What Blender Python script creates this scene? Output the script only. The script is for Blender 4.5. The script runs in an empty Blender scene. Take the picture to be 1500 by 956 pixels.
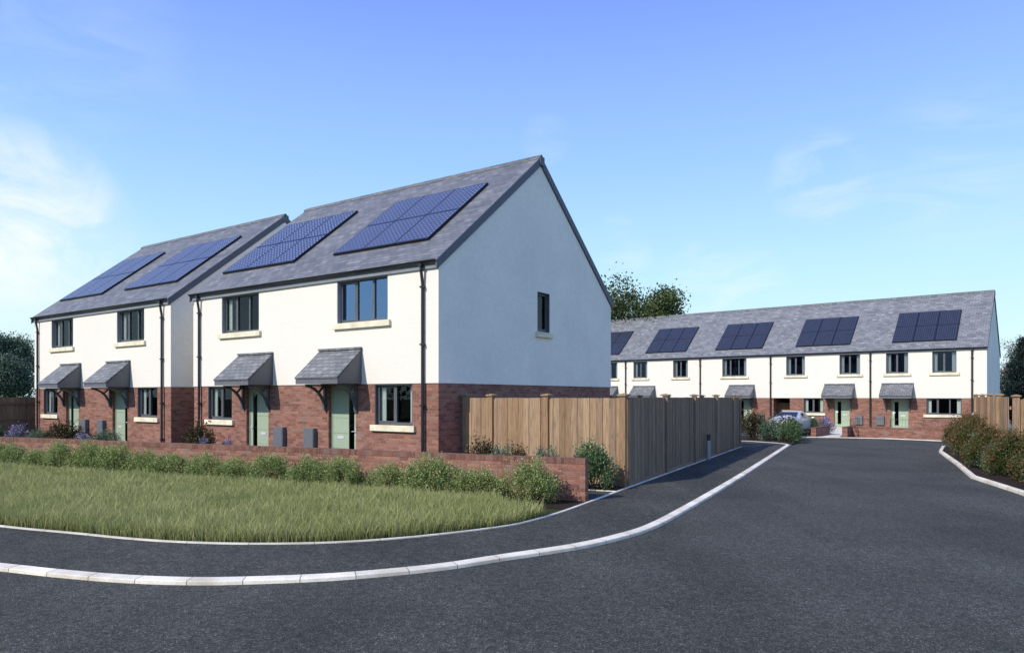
import bpy, bmesh, math, random
import numpy as np
from mathutils import Vector, Matrix
random.seed(7); RNG = np.random.default_rng(11)
scn = bpy.context.scene
COL = scn.collection
R = math.radians

# ------------------------------------------------------------------ node helpers
def new_mat(name):
    m = bpy.data.materials.new(name); m.use_nodes = True
    nt = m.node_tree; nt.nodes.clear()
    return m, nt
def N(nt, kind, **kw):
    n = nt.nodes.new(kind)
    for k, v in kw.items():
        if k.startswith('i_'):
            n.inputs[k[2:].replace('_', ' ')].default_value = v
        else: setattr(n, k, v)
    return n
def L(nt, a, b): nt.links.new(a, b)
def out(nt, sh):
    o = N(nt, 'ShaderNodeOutputMaterial'); L(nt, sh, o.inputs['Surface'])
def bsdf(nt, rough=.6, spec=.3, metal=0.):
    b = N(nt, 'ShaderNodeBsdfPrincipled')
    b.inputs['Roughness'].default_value = rough
    b.inputs['Specular IOR Level'].default_value = spec
    b.inputs['Metallic'].default_value = metal
    return b
def uv(nt, sx=1, sy=1):
    t = N(nt, 'ShaderNodeUVMap'); t.uv_map = 'UVMap'
    m = N(nt, 'ShaderNodeMapping'); m.inputs['Scale'].default_value = (sx, sy, 1)
    L(nt, t.outputs[0], m.inputs['Vector']); return m.outputs[0]
def objco(nt):
    return N(nt, 'ShaderNodeTexCoord').outputs['Object']
def geopos(nt):
    return N(nt, 'ShaderNodeNewGeometry').outputs['Position']
def noise(nt, vec, scale, detail=3, rough=.55, dist=0):
    n = N(nt, 'ShaderNodeTexNoise'); n.inputs['Scale'].default_value = scale
    n.inputs['Detail'].default_value = detail; n.inputs['Roughness'].default_value = rough
    n.inputs['Distortion'].default_value = dist
    if vec is not None: L(nt, vec, n.inputs['Vector'])
    return n.outputs['Fac']
def ramp(nt, fac, stops, interp='LINEAR'):
    r = N(nt, 'ShaderNodeValToRGB'); cr = r.color_ramp; cr.interpolation = interp
    while len(cr.elements) < len(stops): cr.elements.new(.5)
    for e, (p, c) in zip(cr.elements, stops):
        e.position = p; e.color = (c[0], c[1], c[2], 1) if hasattr(c, '__len__') else (c, c, c, 1)
    L(nt, fac, r.inputs['Fac']); return r.outputs['Color']
def mix(nt, a, b, fac, mode='MIX'):
    m = N(nt, 'ShaderNodeMix'); m.data_type = 'RGBA'; m.blend_type = mode
    for sock, v in ((m.inputs[0], fac), (m.inputs[6], a), (m.inputs[7], b)):
        if hasattr(v, 'is_linked'): L(nt, v, sock)
        elif hasattr(v, '__len__'): sock.default_value = (v[0], v[1], v[2], 1)
        else: sock.default_value = v if sock.type == 'VALUE' else (v, v, v, 1)
    return m.outputs[2]
def mth(nt, op, a, b=None, c=None):
    m = N(nt, 'ShaderNodeMath'); m.operation = op
    for i, v in enumerate((a, b, c)):
        if v is None: continue
        if hasattr(v, 'is_linked'): L(nt, v, m.inputs[i])
        else: m.inputs[i].default_value = v
    return m.outputs[0]
def bump(nt, h, b, strength=.4, dist=.01):
    n = N(nt, 'ShaderNodeBump'); n.inputs['Strength'].default_value = strength; n.inputs['Distance'].default_value = dist
    L(nt, h, n.inputs['Height']); L(nt, n.outputs[0], b.inputs['Normal'])
def brick(nt, vec, w, h, mortar, c1, c2, cm, offset=.5, smooth=.2, bias=0):
    t = N(nt, 'ShaderNodeTexBrick'); L(nt, vec, t.inputs['Vector'])
    t.offset = offset; t.squash = 1
    for k, v in (('Scale', 1), ('Mortar Size', mortar), ('Mortar Smooth', smooth), ('Bias', bias), ('Brick Width', w), ('Row Height', h)):
        t.inputs[k].default_value = v
    for k, c in (('Color1', c1), ('Color2', c2), ('Mortar', cm)): t.inputs[k].default_value = (*c, 1)
    return t
def attr(nt, name='rnd'):
    a = N(nt, 'ShaderNodeAttribute'); a.attribute_name = name; return a.outputs['Fac']

# ------------------------------------------------------------------ materials
def mat_plain(name, col, rough=.5, spec=.3, metal=0., var=.08, nscale=6.):
    m, nt = new_mat(name); b = bsdf(nt, rough, spec, metal)
    f = noise(nt, objco(nt), nscale, 5)
    lo = tuple(c * (1 - var) for c in col); hi = tuple(min(1, c * (1 + var)) for c in col)
    L(nt, ramp(nt, f, [(.3, lo), (.7, hi)]), b.inputs['Base Color'])
    rr = N(nt, 'ShaderNodeMapRange'); rr.inputs['To Min'].default_value = max(0, rough - .08); rr.inputs['To Max'].default_value = min(1, rough + .08)
    L(nt, f, rr.inputs['Value']); L(nt, rr.outputs[0], b.inputs['Roughness'])
    out(nt, b.outputs[0]); return m
def mat_brick(name, w=.225, h=.078, dark=1., edge=False):
    m, nt = new_mat(name); b = bsdf(nt, .85, .15)
    v = uv(nt)
    wob = N(nt, 'ShaderNodeTexNoise'); wob.inputs['Scale'].default_value = 9; L(nt, v, wob.inputs['Vector'])
    va = N(nt, 'ShaderNodeVectorMath'); va.operation = 'MULTIPLY_ADD'; L(nt, wob.outputs['Color'], va.inputs[0])
    va.inputs[1].default_value = (.006, .006, 0); L(nt, v, va.inputs[2]); v2 = va.outputs[0]
    t = brick(nt, v2, w, h, .0055, (0, 0, 0), (1, 1, 1), (.5, .5, .5), .5, .35)
    d = dark
    base = ramp(nt, t.outputs['Color'], [(0, (.185 * d, .085 * d, .066 * d)), (.2, (.245 * d, .108 * d, .078 * d)), (.5, (.29 * d, .132 * d, .094 * d)),
                                         (.78, (.36 * d, .18 * d, .13 * d)), (.93, (.27 * d, .145 * d, .118 * d)), (1, (.25 * d, .18 * d, .15 * d))])
    n1 = noise(nt, v, 26, 5, .6); n2 = noise(nt, v, 1.1, 3)
    base = mix(nt, base, ramp(nt, n1, [(.3, .62), (.7, 1.25)]), .8, 'MULTIPLY')
    base = mix(nt, base, ramp(nt, n2, [(.3, .84), (.7, 1.1)]), .8, 'MULTIPLY')
    mort = ramp(nt, n1, [(.3, (.20 * d, .14 * d, .115 * d)), (.7, (.34 * d, .25 * d, .20 * d))])
    L(nt, mix(nt, base, mort, t.outputs['Fac']), b.inputs['Base Color'])
    hgt = mth(nt, 'ADD', mth(nt, 'MULTIPLY', t.outputs['Fac'], -1), mth(nt, 'MULTIPLY', n1, .35))
    bump(nt, hgt, b, .7, .008)
    out(nt, b.outputs[0]); return m
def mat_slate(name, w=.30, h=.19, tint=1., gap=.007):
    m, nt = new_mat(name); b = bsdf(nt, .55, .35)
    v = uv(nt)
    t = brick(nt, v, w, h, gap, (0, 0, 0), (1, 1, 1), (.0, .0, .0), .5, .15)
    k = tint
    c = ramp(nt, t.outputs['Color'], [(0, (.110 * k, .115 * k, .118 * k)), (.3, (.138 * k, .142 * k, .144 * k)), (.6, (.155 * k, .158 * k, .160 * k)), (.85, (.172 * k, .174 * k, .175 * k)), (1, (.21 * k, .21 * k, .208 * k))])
    sx = N(nt, 'ShaderNodeMapping'); sx.inputs['Scale'].default_value = (3, 14, 1); L(nt, v, sx.inputs['Vector'])
    n1 = noise(nt, sx.outputs[0], 2.2, 6, .62); n2 = noise(nt, v, .7, 3)
    c = mix(nt, c, ramp(nt, n1, [(.3, .72), (.7, 1.25)]), .8, 'MULTIPLY')
    c = mix(nt, c, ramp(nt, n2, [(.3, .9), (.7, 1.1)]), 1., 'MULTIPLY')
    c = mix(nt, c, (.02, .022, .028), mth(nt, 'MULTIPLY', t.outputs['Fac'], .85))
    L(nt, c, b.inputs['Base Color'])
    sp = N(nt, 'ShaderNodeSeparateXYZ'); L(nt, v, sp.inputs[0])
    saw = mth(nt, 'FRACT', mth(nt, 'DIVIDE', sp.outputs['Y'], h))
    hgt = mth(nt, 'ADD', mth(nt, 'MULTIPLY', saw, -1.), mth(nt, 'ADD', mth(nt, 'MULTIPLY', t.outputs['Color'], .35), mth(nt, 'MULTIPLY', n1, .3)))
    bump(nt, hgt, b, .6, .012)
    out(nt, b.outputs[0]); return m
def mat_render(name, col, boards=True):
    m, nt = new_mat(name); b = bsdf(nt, .85, .12)
    v = uv(nt)
    n1 = noise(nt, v, 90, 4, .65); n2 = noise(nt, v, .55, 4, .6); n3 = noise(nt, v, 6, 4, .6)
    c = mix(nt, col, ramp(nt, n2, [(.3, .975), (.7, 1.015)] if boards else [(.3, .93), (.7, 1.04)]), 1., 'MULTIPLY')
    c = mix(nt, c, ramp(nt, n3, [(.3, .985), (.7, 1.01)] if boards else [(.3, .95), (.7, 1.03)]), 1., 'MULTIPLY')
    h = mth(nt, 'ADD', n1, mth(nt, 'MULTIPLY', n3, .6))
    if boards:
        sp = N(nt, 'ShaderNodeSeparateXYZ'); L(nt, v, sp.inputs[0])
        fr = mth(nt, 'FRACT', mth(nt, 'DIVIDE', sp.outputs['Y'], .152))
        line = mth(nt, 'LESS_THAN', fr, .07)
        c = mix(nt, c, (.70, .66, .57), mth(nt, 'MULTIPLY', line, .33))
        L(nt, c, b.inputs['Base Color']); bump(nt, mth(nt, 'SUBTRACT', mth(nt, 'MULTIPLY', n1, .15), line), b, .12, .006)
    else:
        L(nt, c, b.inputs['Base Color']); bump(nt, h, b, .45, .008)
    out(nt, b.outputs[0]); return m
def mat_wood(name, cols):
    m, nt = new_mat(name); b = bsdf(nt, .8, .15)
    v = uv(nt); a = attr(nt)
    va = N(nt, 'ShaderNodeCombineXYZ'); L(nt, mth(nt, 'MULTIPLY', a, 37.), va.inputs[0]); L(nt, mth(nt, 'MULTIPLY', a, 91.), va.inputs[1])
    ad = N(nt, 'ShaderNodeVectorMath'); L(nt, v, ad.inputs[0]); L(nt, va.outputs[0], ad.inputs[1])
    mp = N(nt, 'ShaderNodeMapping'); mp.inputs['Scale'].default_value = (34, 2.0, 1); L(nt, ad.outputs[0], mp.inputs['Vector'])
    g = noise(nt, mp.outputs[0], 1., 6, .62, .6)
    mp2 = N(nt, 'ShaderNodeMapping'); mp2.inputs['Scale'].default_value = (9, 4.0, 1); L(nt, ad.outputs[0], mp2.inputs['Vector'])
    g2 = noise(nt, mp2.outputs[0], 1., 3, .5)
    c = ramp(nt, a, [(i / (len(cols) - 1), q) for i, q in enumerate(cols)])
    c = mix(nt, c, ramp(nt, g, [(.3, .5), (.5, .95), (.72, 1.25)]), .9, 'MULTIPLY')
    c = mix(nt, c, ramp(nt, g2, [(.22, .55), (.36, 1.0), (.75, 1.12)]), .8, 'MULTIPLY')
    L(nt, c, b.inputs['Base Color']); bump(nt, g, b, .4, .004)
    out(nt, b.outputs[0]); return m
def mat_leaf(name, cols, trans=.3, rough=.5):
    m, nt = new_mat(name); b = bsdf(nt, rough, .3)
    c = ramp(nt, attr(nt), cols)
    L(nt, c, b.inputs['Base Color'])
    t = N(nt, 'ShaderNodeBsdfTranslucent'); L(nt, mix(nt, c, (1.0, 1.1, .5), .5, 'MULTIPLY'), t.inputs['Color'])
    ms = N(nt, 'ShaderNodeMixShader'); ms.inputs[0].default_value = trans
    L(nt, b.outputs[0], ms.inputs[1]); L(nt, t.outputs[0], ms.inputs[2]); out(nt, ms.outputs[0]); return m
def mat_glass(name, refl=1.0, tint=(1, 1, 1), refl_tint=(.9, .95, 1)):
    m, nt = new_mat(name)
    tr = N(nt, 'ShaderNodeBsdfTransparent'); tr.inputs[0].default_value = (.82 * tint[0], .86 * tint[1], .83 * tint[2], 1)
    gl = N(nt, 'ShaderNodeBsdfGlossy'); gl.inputs['Roughness'].default_value = .015; gl.inputs['Color'].default_value = (*refl_tint, 1)
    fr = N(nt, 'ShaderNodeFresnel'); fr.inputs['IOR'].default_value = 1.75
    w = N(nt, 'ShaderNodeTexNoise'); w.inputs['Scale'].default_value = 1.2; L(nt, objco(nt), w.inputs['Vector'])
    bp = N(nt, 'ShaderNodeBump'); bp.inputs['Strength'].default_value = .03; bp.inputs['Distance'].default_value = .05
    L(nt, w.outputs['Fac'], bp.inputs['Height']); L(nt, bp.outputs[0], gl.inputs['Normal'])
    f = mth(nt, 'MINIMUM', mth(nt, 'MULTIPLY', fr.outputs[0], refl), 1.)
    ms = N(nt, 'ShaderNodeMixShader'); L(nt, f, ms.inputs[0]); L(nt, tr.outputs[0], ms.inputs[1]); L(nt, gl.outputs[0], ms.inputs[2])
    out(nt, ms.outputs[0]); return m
def mat_asphalt(name, k=1., tint=(1.05, 1.04, .84)):
    m, nt = new_mat(name); b = bsdf(nt, .82, .25)
    p = geopos(nt)
    vo = N(nt, 'ShaderNodeTexVoronoi'); vo.inputs['Scale'].default_value = 105; L(nt, p, vo.inputs['Vector'])
    sp = N(nt, 'ShaderNodeSeparateColor'); L(nt, vo.outputs['Color'], sp.inputs[0])
    n1 = noise(nt, p, 130, 3, .7); n2 = noise(nt, p, .33, 4, .62); n3 = noise(nt, p, 11, 5, .75); n5 = noise(nt, p, 34, 4, .8)
    mp = N(nt, 'ShaderNodeMapping'); mp.inputs['Rotation'].default_value = (0, 0, R(32)); mp.inputs['Scale'].default_value = (.9, .12, 1); L(nt, p, mp.inputs['Vector'])
    n4 = noise(nt, mp.outputs[0], .9, 5, .65)
    def tc(v): return (v * k * tint[0], v * k * tint[1], v * k * tint[2])
    c = ramp(nt, sp.outputs[0], [(0, tc(.022)), (.5, tc(.046)), (.82, tc(.072)), (.95, tc(.12)), (1, tc(.22))])
    c = mix(nt, c, ramp(nt, n1, [(.3, .55), (.7, 1.5)]), .9, 'MULTIPLY')
    c = mix(nt, c, ramp(nt, n3, [(.32, .5), (.68, 1.5)]), .9, 'MULTIPLY')
    c = mix(nt, c, ramp(nt, n5, [(.34, .6), (.7, 1.5)]), .8, 'MULTIPLY')
    c = mix(nt, c, ramp(nt, n2, [(.3, .74), (.5, 1.0), (.72, (1.28, 1.28, 1.34))]), 1., 'MULTIPLY')
    c = mix(nt, c, ramp(nt, n4, [(.35, .84), (.7, 1.16)]), 1., 'MULTIPLY')
    st = noise(nt, p, .8, 5, .75, 1.2)
    c = mix(nt, c, ramp(nt, st, [(.26, .70), (.38, 1.0), (.66, 1.0), (.78, 1.22)]), 1., 'MULTIPLY')
    L(nt, c, b.inputs['Base Color'])
    bump(nt, mth(nt, 'ADD', mth(nt, 'ADD', n1, vo.outputs['Distance']), n5), b, .75, .012)
    out(nt, b.outputs[0]); return m
def mat_stone(name, col, unit=None, var=.12):
    m, nt = new_mat(name); b = bsdf(nt, .85, .2)
    v = uv(nt); p = geopos(nt)
    n1 = noise(nt, p, 45, 5, .7); n2 = noise(nt, p, 2.2, 4, .6)
    c = mix(nt, col, ramp(nt, n1, [(.3, 1 - var), (.7, 1 + var * .5)]), 1., 'MULTIPLY')
    c = mix(nt, c, ramp(nt, n2, [(.3, (.74, .71, .65)), (.6, 1.03)]), .9, 'MULTIPLY')
    if unit:
        t = brick(nt, v, unit, 40., .006, (.0, .0, .0), (1, 1, 1), (0, 0, 0), 0, .1)
        c = mix(nt, c, ramp(nt, t.outputs['Color'], [(0, .86), (1, 1.05)]), 1., 'MULTIPLY')
        c = mix(nt, c, (.10, .095, .085), mth(nt, 'MULTIPLY', t.outputs['Fac'], .8))
    L(nt, c, b.inputs['Base Color']); bump(nt, n1, b, .3, .004)
    out(nt, b.outputs[0]); return m
def mat_soil(name, cols, scale=1.):
    m, nt = new_mat(name); b = bsdf(nt, .95, .1)
    p = geopos(nt)
    n1 = noise(nt, p, 28 * scale, 6, .75); n2 = noise(nt, p, .9 * scale, 4, .6); n3 = noise(nt, p, .04, 4, .6)
    c = ramp(nt, n1, [(.28, cols[0]), (.5, cols[1]), (.75, cols[2])])
    c = mix(nt, c, ramp(nt, n2, [(.3, .72), (.7, 1.25)]), 1., 'MULTIPLY')
    c = mix(nt, c, ramp(nt, n3, [(.35, .8), (.65, 1.2)]), 1., 'MULTIPLY')
    L(nt, c, b.inputs['Base Color']); bump(nt, n1, b, .9, .03)
    out(nt, b.outputs[0]); return m
def mat_solar(name, kind):
    m, nt = new_mat(name); b = bsdf(nt, .34, .35)
    b.inputs['Coat Weight'].default_value = .12; b.inputs['Coat Roughness'].default_value = .2
    v = uv(nt); sp = N(nt, 'ShaderNodeSeparateXYZ'); L(nt, v, sp.inputs[0])
    cell = .156 if kind == 'mono' else .118
    fx = mth(nt, 'FRACT', mth(nt, 'DIVIDE', sp.outputs['X'], cell)); fy = mth(nt, 'FRACT', mth(nt, 'DIVIDE', sp.outputs['Y'], cell))
    ax = mth(nt, 'ABSOLUTE', mth(nt, 'SUBTRACT', fx, .5)); ay = mth(nt, 'ABSOLUTE', mth(nt, 'SUBTRACT', fy, .5))
    n = noise(nt, v, 3, 3)
    if kind == 'mono':
        c = ramp(nt, n, [(.3, (.012, .019, .044)), (.7, (.026, .036, .074))])
        dia = mth(nt, 'GREATER_THAN', mth(nt, 'ADD', ax, ay), .74)
        ln = mth(nt, 'GREATER_THAN', mth(nt, 'MAXIMUM', ax, ay), .48)
        c = mix(nt, c, (.16, .19, .30), mth(nt, 'MULTIPLY', ln, .5))
        c = mix(nt, c, (.36, .40, .52), dia)
    else:
        c = ramp(nt, n, [(.3, (.014, .017, .028)), (.7, (.024, .029, .045))])
        ln = mth(nt, 'GREATER_THAN', ax, .40)
        c = mix(nt, c, (.085, .095, .125), mth(nt, 'MULTIPLY', ln, .75))
        ly = mth(nt, 'GREATER_THAN', ay, .48)
        c = mix(nt, c, (.015, .018, .03), mth(nt, 'MULTIPLY', ly, .6))
    L(nt, c, b.inputs['Base Color']); out(nt, b.outputs[0]); return m

M = {}
M['brick'] = mat_brick('red_brick')
M['coping'] = mat_brick('brick_on_edge', w=.078, h=.30, dark=.72)
M['slate'] = mat_slate('slate_roof', tint=1.06)
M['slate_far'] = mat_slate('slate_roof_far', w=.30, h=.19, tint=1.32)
M['canopy_slate'] = mat_slate('canopy_slate', w=.28, h=.165, tint=1.2, gap=.010)
M['clad'] = mat_render('cream_boarding', (.785, .735, .645), True)
M['render'] = mat_render('white_render', (.90, .86, .755), False)
M['grey'] = mat_plain('grey_frame_paint', (.105, .112, .122), .42, .4)
M['lining'] = mat_plain('reveal_lining_grey', (.26, .275, .30), .5, .3)
M['barge'] = mat_plain('grey_barge_paint', (.105, .115, .14), .5, .3)
M['fascia'] = mat_plain('light_grey_fascia', (.22, .23, .25), .5, .3)
M['black'] = mat_plain('black_gutter_plastic', (.018, .018, .020), .35, .4)
M['pipe'] = mat_plain('black_pipe_plastic', (.022, .022, .026), .38, .4)
M['meter'] = mat_plain('meter_box_grey', (.13, .135, .15), .55, .3)
M['sill'] = mat_stone('cream_stone_sill', (.80, .745, .555))
M['door'] = mat_plain('sage_green_door', (.33, .40, .29), .45, .35, var=.04)
M['steel'] = mat_plain('brushed_steel', (.72, .72, .72), .35, .5, .35)
M['glass'] = mat_glass('window_glass', .45)
M['glass_far'] = mat_glass('window_glass_far', .75, (1, 1, 1), (.42, .56, .85))  # gloss tinted blue, so the reflected sky colour is partly painted
M['glass_sky'] = mat_glass('window_glass_painted_sky', 4.2, (1, 1, 1), (.42, .60, .95))  # gloss boosted and tinted blue to paint a deeper sky reflection
M['curtain'] = mat_plain('white_curtain', (.92, .93, .89), .9, .05, var=.03)
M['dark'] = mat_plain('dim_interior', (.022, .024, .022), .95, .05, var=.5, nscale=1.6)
M['room'] = mat_plain('interior_floor', (.05, .048, .042), .95, .05, var=.5, nscale=1.2)
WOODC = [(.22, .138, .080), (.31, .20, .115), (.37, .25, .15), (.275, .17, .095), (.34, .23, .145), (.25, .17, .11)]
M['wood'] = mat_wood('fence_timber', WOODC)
M['wood_grey'] = mat_wood('shaded_side_timber', [(.19, .14, .095), (.25, .185, .125), (.21, .155, .105), (.30, .23, .155)])  # fence timber again, with the side run's shade put into its colour
M['wood_dark'] = mat_wood('shaded_left_timber', [(.13, .09, .06), (.19, .135, .09), (.15, .105, .07), (.22, .155, .105)])  # darker copy of the timber, shade on the left fence painted in
M['asphalt'] = mat_asphalt('road_asphalt', 1.18)
M['pave'] = mat_asphalt('pavement_asphalt', 1.12, (1.05, 1.04, .84))
M['kerb'] = mat_stone('kerb_concrete', (.84, .77, .635), .62, .2)
M['edging'] = mat_stone('edging_concrete', (.74, .70, .61), .9)
M['path'] = mat_stone('path_flags', (.72, .66, .54), .6)
M['soil'] = mat_soil('bark_soil', [(.016, .012, .010), (.034, .026, .020), (.075, .058, .045)])
M['turf'] = mat_soil('turf_soil', [(.020, .024, .010), (.045, .055, .020), (.075, .088, .036)], .8)
M['land'] = mat_soil('field_grass', [(.03, .042, .016), (.055, .075, .028), (.09, .11, .045)], .2)
M['solar'] = mat_solar('solar_cells_blue', 'mono'); M['solar2'] = mat_solar('solar_cells_ribbed', 'ribbed')
M['solar_frame'] = mat_plain('solar_frame_black', (.012, .012, .016), .4, .4)
M['rubber'] = mat_plain('tyre_rubber', (.02, .02, .02), .8, .2)
M['bark'] = mat_plain('tree_bark', (.085, .066, .05), .9, .1, var=.4, nscale=9)
M['stem'] = mat_plain('woody_stem', (.07, .045, .032), .9, .1, var=.4, nscale=9)
M['carglass'] = mat_plain('car_glass', (.02, .028, .04), .06, .6)
M['lamp_red'] = mat_plain('tail_lamp', (.45, .02, .02), .2, .5)
M['plate'] = mat_plain('number_plate', (.75, .62, .12), .4, .3)
M['bollard'] = mat_plain('bollard_grey', (.30, .33, .37), .5, .4)
M['rail'] = mat_plain('railing_metal', (.05, .055, .055), .45, .4)
def mat_paint(name, col):
    m, nt = new_mat(name); b = bsdf(nt, .35, .5, .15)
    b.inputs['Coat Weight'].default_value = .8; b.inputs['Coat Roughness'].default_value = .05
    f = noise(nt, objco(nt), 3, 4); L(nt, ramp(nt, f, [(.3, tuple(c * .95 for c in col)), (.7, col)]), b.inputs['Base Color'])
    out(nt, b.outputs[0]); return m
M['silver'] = mat_paint('silver_car_paint', (.56, .56, .55)); M['white'] = mat_paint('white_car_paint', (.80, .81, .82))
M['hedge'] = mat_leaf('hedge_leaves', [(0, (.09, .13, .042)), (.35, (.21, .28, .09)), (.62, (.33, .40, .15)), (.80, (.48, .50, .22)), (.90, (.56, .46, .24)), (1, (.38, .16, .10))])
M['red'] = mat_leaf('red_tipped_leaves', [(0, (.028, .042, .014)), (.48, (.075, .105, .028)), (.70, (.12, .125, .04)), (.88, (.16, .072, .036)), (1, (.24, .075, .045))], .25, .36)
M['brown'] = mat_leaf('bronze_leaves', [(0, (.026, .022, .010)), (.5, (.062, .052, .02)), (.8, (.10, .075, .03)), (1, (.13, .07, .035))], .2)
M['silvery'] = mat_leaf('grey_green_leaves', [(0, (.06, .10, .055)), (.5, (.13, .20, .125)), (.85, (.22, .31, .22)), (1, (.34, .42, .34))], .25)
M['fresh'] = mat_leaf('fresh_green_leaves', [(0, (.05, .085, .035)), (.5, (.11, .185, .075)), (.85, (.19, .28, .13)), (1, (.32, .40, .24))], .25, .4)
M['flower'] = mat_leaf('purple_flowers', [(0, (.14, .14, .16)), (.3, (.22, .18, .38)), (.7, (.34, .26, .60)), (1, (.50, .42, .75))], .25)
M['tree'] = mat_leaf('tree_leaves', [(0, (.024, .038, .012)), (.5, (.062, .095, .03)), (.85, (.14, .175, .06)), (1, (.26, .29, .13))], .3)
M['evergreen'] = mat_leaf('evergreen_leaves', [(0, (.03, .05, .03)), (.5, (.09, .14, .085)), (.85, (.20, .27, .17)), (1, (.40, .44, .29))], .15)
M['conifer'] = mat_leaf('conifer_needles', [(0, (.008, .018, .016)), (.5, (.018, .036, .030)), (.85, (.035, .06, .046)), (1, (.075, .10, .05))], .1)
M['bare'] = mat_leaf('pale_twigs', [(0, (.20, .155, .14)), (1, (.36, .29, .27))], .2)
def mat_grass():
    m, nt = new_mat('grass_blades'); b = bsdf(nt, .5, .25)
    v = uv(nt); sp = N(nt, 'ShaderNodeSeparateXYZ'); L(nt, v, sp.inputs[0])
    p = geopos(nt); big = noise(nt, p, .7, 4, .6)
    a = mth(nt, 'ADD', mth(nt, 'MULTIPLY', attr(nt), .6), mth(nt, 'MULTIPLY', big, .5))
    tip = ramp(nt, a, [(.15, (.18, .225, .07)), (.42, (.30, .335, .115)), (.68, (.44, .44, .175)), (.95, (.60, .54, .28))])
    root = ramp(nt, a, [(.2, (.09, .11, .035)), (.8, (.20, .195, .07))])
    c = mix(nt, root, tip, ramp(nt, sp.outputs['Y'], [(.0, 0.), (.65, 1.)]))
    L(nt, c, b.inputs['Base Color'])
    t = N(nt, 'ShaderNodeBsdfTranslucent'); L(nt, c, t.inputs['Color'])
    ms = N(nt, 'ShaderNodeMixShader'); ms.inputs[0].default_value = .3
    L(nt, b.outputs[0], ms.inputs[1]); L(nt, t.outputs[0], ms.inputs[2]); out(nt, ms.outputs[0]); return m
M['grass'] = mat_grass()

# ------------------------------------------------------------------ mesh builder
class MB:
    def __init__(s): s.v = []; s.f = []; s.r = []; s.mi = []
    def poly(s, pts, rnd=None, mi=0):
        i = len(s.v); s.v += [tuple(p) for p in pts]; s.f.append(tuple(range(i, i + len(pts))))
        s.r.append(random.random() if rnd is None else rnd); s.mi.append(mi)
    def box(s, x0, x1, y0, y1, z0, z1, rnd=None, mi=0):
        if x0 > x1: x0, x1 = x1, x0
        if y0 > y1: y0, y1 = y1, y0
        r = random.random() if rnd is None else rnd
        P = [(x, y, z) for z in (z0, z1) for y in (y0, y1) for x in (x0, x1)]
        for q in ((0, 2, 3, 1), (4, 5, 7, 6), (0, 1, 5, 4), (1, 3, 7, 5), (3, 2, 6, 7), (2, 0, 4, 6)):
            s.poly([P[k] for k in q], r, mi)
    def prism(s, prof, axis, a, b, rnd=None, mi=0):
        """extrude a 2-D profile along axis ('x': profile is (y,z); 'y': profile is (x,z))"""
        def P(q, t): return (t, q[0], q[1]) if axis == 'x' else (q[0], t, q[1])
        r = random.random() if rnd is None else rnd
        n = len(prof)
        s.poly([P(q, a) for q in prof], r, mi); s.poly([P(q, b) for q in reversed(prof)], r, mi)
        for k in range(n):
            q0, q1 = prof[k], prof[(k + 1) % n]
            s.poly([P(q1, a), P(q0, a), P(q0, b), P(q1, b)], r, mi)
    def tube(s, path, rad, seg=8, rnd=None, mi=0, cap=True):
        r = random.random() if rnd is None else rnd
        rings = []
        for i, p in enumerate(path):
            p = Vector(p); a = Vector(path[max(i - 1, 0)]); b = Vector(path[min(i + 1, len(path) - 1)])
            d = (b - a).normalized(); up = Vector((0, 0, 1)) if abs(d.z) < .95 else Vector((0, 1, 0))
            e1 = d.cross(up).normalized(); e2 = d.cross(e1).normalized()
            rr = rad[i] if hasattr(rad, '__len__') else rad
            rings.append([p + e1 * rr * math.cos(2 * math.pi * k / seg) + e2 * rr * math.sin(2 * math.pi * k / seg) for k in range(seg)])
        for a, b in zip(rings, rings[1:]):
            for k in range(seg):
                s.poly([a[k], a[(k + 1) % seg], b[(k + 1) % seg], b[k]], r, mi)
        if cap: s.poly(rings[0][::-1], r, mi); s.poly(rings[-1], r, mi)
    def build(s, name, mats, parent=None, bevel=0, smooth=False, weld=False):
        me = bpy.data.meshes.new(name); me.from_pydata(s.v, [], s.f)
        if not isinstance(mats, (list, tuple)): mats = [mats]
        for m in mats: me.materials.append(m)
        me.polygons.foreach_set('material_index', s.mi)
        a = me.attributes.new('rnd', 'FLOAT', 'FACE'); a.data.foreach_set('value', s.r)
        ul = me.uv_layers.new(name='UVMap')
        for p in me.polygons:
            n = p.normal
            for li in p.loop_indices:
                c = me.vertices[me.loops[li].vertex_index].co
                if abs(n.z) > .92: t = (c.x, c.y)
                elif abs(n.x) > abs(n.y): t = (c.y, c.z) if abs(n.z) < .1 else (c.y, c.z / max(.2, math.hypot(n.x, n.y)))
                else: t = (c.x, c.z) if abs(n.z) < .1 else (c.x, c.z / max(.2, math.hypot(n.x, n.y)))
                ul.data[li].uv = t
        if weld:
            bm = bmesh.new(); bm.from_mesh(me); bmesh.ops.remove_doubles(bm, verts=bm.verts, dist=1e-4); bm.to_mesh(me); bm.free()
        if smooth: me.polygons.foreach_set('use_smooth', [True] * len(me.polygons))
        o = bpy.data.objects.new(name, me); COL.objects.link(o)
        if parent is not None: o.parent = parent
        if bevel:
            bm = bmesh.new(); bm.from_mesh(me); bmesh.ops.remove_doubles(bm, verts=bm.verts, dist=1e-5); bm.to_mesh(me); bm.free()
            b = o.modifiers.new('bevel', 'BEVEL'); b.width = bevel; b.segments = 2; b.limit_method = 'ANGLE'
        return o
def tag(o, label=None, cat=None, group=None, kind=None):
    for k, v in (('label', label), ('category', cat), ('group', group), ('kind', kind)):
        if v: o[k] = v
    return o
def thing(name, label, cat, loc=(0, 0, 0), rz=0, group=None):
    o = bpy.data.objects.new(name, None); COL.objects.link(o); o.location = loc; o.rotation_euler = (0, 0, rz)
    o.empty_display_size = .3
    return tag(o, label, cat, group)
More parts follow.
